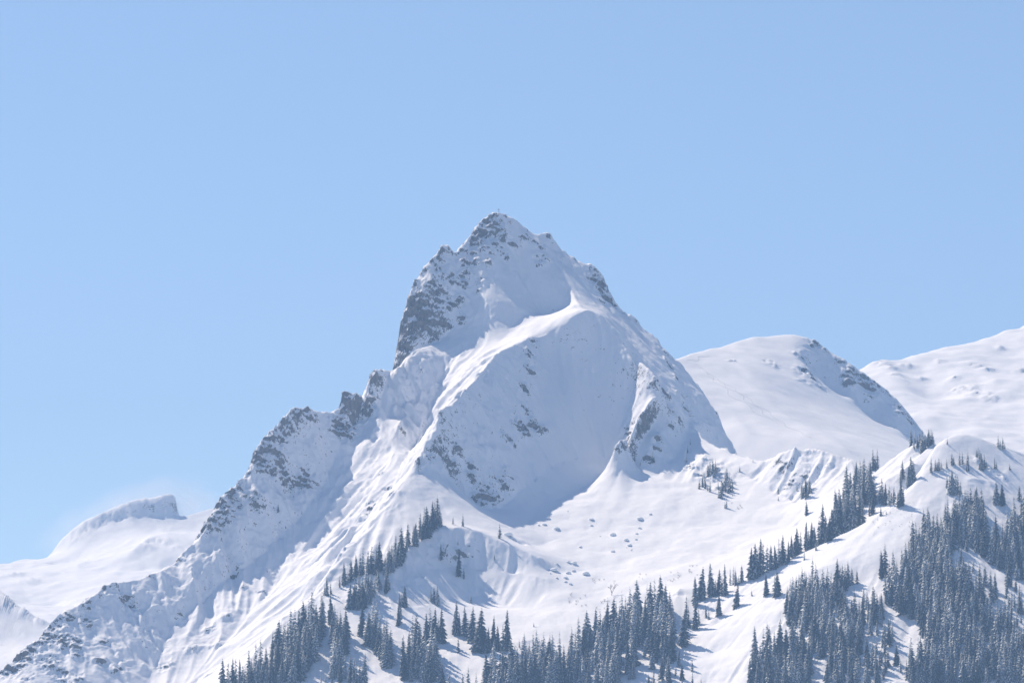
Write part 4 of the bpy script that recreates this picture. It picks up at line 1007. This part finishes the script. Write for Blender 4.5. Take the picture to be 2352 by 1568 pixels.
def inside(px, py, poly):
    c = False
    j = len(poly) - 1
    for i in range(len(poly)):
        xi, yi = poly[i]; xj, yj = poly[j]
        if (yi > py) != (yj > py) and px < (xj - xi) * (py - yi) / (yj - yi) + xi: c = not c
        j = i
    return c
TREES = []          # (x, y, z, height m, area, u, v, hpx, single)
def plant(c, x, y, hc, area, single):
    u, v = crop(c, x, y)
    hh = M.hit(u, v)
    if not hh: return
    hp = crop_len(c, hc)
    TREES.append(dict(p=hh, h=hp * hh[1] / FPX, area=area, u=u, v=v, hp=hp, single=single))
for area, (c, lst) in SINGLE.items():
    for x, y, hc in lst: plant(c, x, y, hc, area, True)
plant(SPARSE[0], SPARSE[1], SPARSE[2], SPARSE[3], 'alone and sparse at the point of the blue shadow', True)
TREES[-1]['kind'] = 7
for c, poly, n, (h0, h1), area in STANDS:
    x0, x1 = min(p[0] for p in poly), max(p[0] for p in poly); y0, y1 = min(p[1] for p in poly), max(p[1] for p in poly)
    got, tries, own = 0, 0, []
    dmin = 0.62 * math.sqrt((x1 - x0) * (y1 - y0) / n * 0.6)
    while got < n and tries < n * 60:
        tries += 1
        x, y = rng.uniform(x0, x1), rng.uniform(y0, y1)
        if not inside(x, y, poly): continue
        if tries < n * 40 and any((x - a) ** 2 + (y - b3) ** 2 < dmin * dmin for a, b3 in own): continue
        own.append((x, y)); got += 1
        plant(c, x, y, rng.uniform(h0, h1) * rng.choice((1.08, 1, 1, .9, .8, .62)), area, False)
# how much of each tree shows: nearest first onto a coarse picture
TREES.sort(key=lambda t: t['p'][1])
cover = np.zeros((800, 1200), bool)
for t in TREES:
    u, v, hp = t['u'] / 2, t['v'] / 2, t['hp'] / 2
    vis = 0
    for row in range(int(v - hp), int(v) + 1):
        f = (v - row) / max(hp, 1)
        w = 0.19 * hp * max(0.0, 1 - f) ** 0.82 + 0.4
        a, b3 = max(0, int(u - w)), min(1199, int(u + w) + 1)
        if 0 <= row < 784 and b3 > a and a < 1176:
            b3 = min(b3, 1176)
            vis += int((~cover[row, a:b3]).sum()); cover[row, a:b3] = True
    t['vis'] = vis
TREES = [t for t in TREES if t['vis'] > 0 or t['v'] < 1640]
rank = sorted(TREES, key=lambda t: -t['vis'])
pick = rank[:300]
rest = rank[300:]
areas = {}
for t in pick: areas.setdefault(t['area'], []).append(t)
ORD = ['leftmost', 'second from left', 'third from left', 'fourth from left', 'fifth from left', 'sixth from left', 'seventh from left', 'eighth from left', 'ninth from left', 'tenth from left', 'eleventh from left', 'twelfth from left', 'thirteenth from left']
FIRST = ['leftmost spruce', 'second spruce from left', 'third spruce from left', 'fourth spruce from left', 'fifth spruce from left', 'sixth spruce from left', 'seventh spruce from left', 'eighth spruce from left', 'ninth spruce from left', 'tenth spruce from left', 'eleventh spruce from left', 'twelfth spruce from left', 'thirteenth spruce from left']
for area, lst in areas.items():
    lst.sort(key=lambda t: t['u'])
    n = len(lst)
    if n <= 13:
        for i, t in enumerate(lst):
            if n == 1: t['label'] = 'snowy spruce, ' + area
            else: t['label'] = 'snowy spruce, %s, %s' % ('rightmost' if i == n - 1 else ORD[i], area)
        continue
    vs = sorted(t['v'] for t in lst)
    cells = {}
    for i, t in enumerate(lst):
        cw = ('left', 'centre', 'right')[min(2, 3 * i // n)]
        rw = ('upper', 'middle', 'lower')[min(2, 3 * vs.index(t['v']) // n)] if n > 27 else ''
        cells.setdefault((rw + ' ' + cw).strip(), []).append(t)
    place_ = area.replace('in the ', 'of the ', 1) if area.startswith('in the ') else 'of those ' + area
    for w, q in cells.items():
        for i, t in enumerate(q):
            nm = 'rightmost spruce' if (i == len(q) - 1 and i > 0) else FIRST[min(i, 12)]
            if len(q) == 1: nm = 'spruce'
            t['label'] = '%s, %s part %s' % (nm, w, place_)
for t in pick:
    k = t.get('kind', rng.choice((0, 1, 2, 3, 4, 5, 6) * 5 + (7, 8)))
    s = t['h'] / 28.0
    x, y, z = t['p']
    o = empty('spruce_tree', (x, y, z - 0.5), rng.uniform(0, 6.28), s, label=t['label'], category='tree', group='spruces ' + t['area'])
    wd = rng.uniform(0.74, 1.18) * (1.25 if s < 0.5 else 1.0)
    o.scale = (s * wd, s * wd, s)
    o.rotation_euler = (rng.gauss(0, .025), rng.gauss(0, .025), o.rotation_euler.z)
    link('trunk', KINDS[k][0], None, o); link('crown', KINDS[k][1], None, o)
# the trees behind them, one mass
VV, FF, SS, base = [], [], [], 0
for t in rest:
    V, F, S = LOW[rng.randrange(5)]
    s = t['h'] / 28.0; a = rng.uniform(0, 6.28)
    x, y, z = t['p']
    q = np.empty_like(V)
    q[:, 0] = x + s * (V[:, 0] * math.cos(a) - V[:, 1] * math.sin(a)); q[:, 1] = y + s * (V[:, 0] * math.sin(a) + V[:, 1] * math.cos(a)); q[:, 2] = z - 0.5 + s * V[:, 2]
    VV.append(q); FF.append(F + base); SS.append(S + rng.uniform(-0.3, 0.3)); base += len(V)
if VV:
    VV = np.concatenate(VV); FF = np.concatenate(FF); SS = np.concatenate(SS)
    me = bpy.data.meshes.new('forest')
    me.vertices.add(len(VV)); me.vertices.foreach_set('co', VV.astype(np.float32).ravel())
    me.loops.add(FF.size); me.loops.foreach_set('vertex_index', FF.astype(np.int32).ravel())
    me.polygons.add(len(FF)); me.polygons.foreach_set('loop_start', np.arange(0, FF.size, 4, dtype=np.int32))
    at_ = me.attributes.new('snow', 'FLOAT', 'POINT'); at_.data.foreach_set('value', SS.astype(np.float32))
    me.update(calc_edges=True); me.materials.append(M_NEEDLE)
    link('forest', me, None, kind='stuff', label='snow-dusted spruces crowded behind the front trees of the stands', category='forest')
print('trees', len(TREES), len(pick), len(rest), len(FF) * 2, round(time.time() - T0, 1))
# ------------------------------------------------------------------ hazy air
def box_mesh_(name, x0, x1, y0, y1, z0, z1):
    me = bpy.data.meshes.new(name)
    v = [(x, y, z) for z in (z0, z1) for y in (y0, y1) for x in (x0, x1)]
    me.from_pydata(v, [], [(0, 2, 3, 1), (4, 5, 7, 6), (0, 1, 5, 4), (2, 6, 7, 3), (0, 4, 6, 2), (1, 3, 7, 5)])
    me.update()
    return me
hm = bpy.data.materials.new('hazy_air'); hm.use_nodes = True
hn = hm.node_tree; hn.nodes.clear()
pv = hn.nodes.new('ShaderNodeVolumePrincipled')
pv.inputs['Color'].default_value = (0.22, 0.375, 0.62, 1)
pv.inputs['Density'].default_value = 7.0e-5
pv.inputs['Anisotropy'].default_value = 0.0
ho = hn.nodes.new('ShaderNodeOutputMaterial')
hn.links.new(pv.outputs[0], ho.inputs['Volume'])
link('haze', box_mesh("haze", -6200, 6200, -700, 11200, -8.0, 1230.0), hm, kind='stuff', label='thin bluish haze filling the air between viewer and mountains', category='haze')
# wind-blown snow off the distant summit
def blob_mesh(name):
    V, F, n, m = [], [], 16, 9
    for i in range(m + 1):
        th = math.pi * i / m
        for j in range(n):
            ph = 2 * math.pi * j / n
            V.append((math.sin(th) * math.cos(ph), math.sin(th) * math.sin(ph), math.cos(th)))
    for i in range(m):
        for j in range(n):
            F.append((i * n + j, (i + 1) * n + j, (i + 1) * n + (j + 1) % n, i * n + (j + 1) % n))
    return tri_mesh(name, V, F, True)
pm = bpy.data.materials.new('drifting_snow'); pm.use_nodes = True
pn = pm.node_tree; pn.nodes.clear()
tcp = pn.nodes.new('ShaderNodeTexCoord')
ln = pn.nodes.new('ShaderNodeVectorMath'); ln.operation = 'LENGTH'
pn.links.new(tcp.outputs['Object'], ln.inputs[0])
fall = math_n(pn, 'SUBTRACT', 1.0, ln.outputs['Value'], clamp=True)
mpn = pn.nodes.new('ShaderNodeMapping'); mpn.inputs['Scale'].default_value = (1.6, 1.0, 0.9); mpn.inputs['Rotation'].default_value = (0, 0.5, 0)
pn.links.new(tcp.outputs['Object'], mpn.inputs[0])
nz = pn.nodes.new('ShaderNodeTexNoise'); nz.inputs['Scale'].default_value = 1.6; nz.inputs['Detail'].default_value = 3.0
pn.links.new(mpn.outputs[0], nz.inputs['Vector'])
den = math_n(pn, 'MULTIPLY', math_n(pn, 'MULTIPLY', fall, math_n(pn, 'SUBTRACT', nz.outputs[0], 0.28, clamp=True)), 0.034)
vp = pn.nodes.new('ShaderNodeVolumePrincipled')
vp.inputs['Color'].default_value = (0.93, 0.95, 1.0, 1)
pn.links.new(den, vp.inputs['Density'])
po = pn.nodes.new('ShaderNodeOutputMaterial'); pn.links.new(vp.outputs[0], po.inputs['Volume'])
x_, y_, z_ = pt(285, 1185, 9110)
pl = link('snow_plume', blob_mesh('snow_plume'), pm, kind='stuff', label='thin plume of wind-blown snow around the distant summit', category='snow plume')
pl.location = (x_, y_, z_); pl.scale = (190, 110, 62); pl.rotation_euler = (0, math.radians(-20), 0)
x_, y_, z_ = pt(440, 1165, 9140)
pl = link('snow_plume', pl.data, None, kind='stuff', label='faint drift of blown snow right of the distant summit block', category='snow plume')
pl.location = (x_, y_, z_); pl.scale = (90, 80, 40)
print('done', round(time.time() - T0, 1))
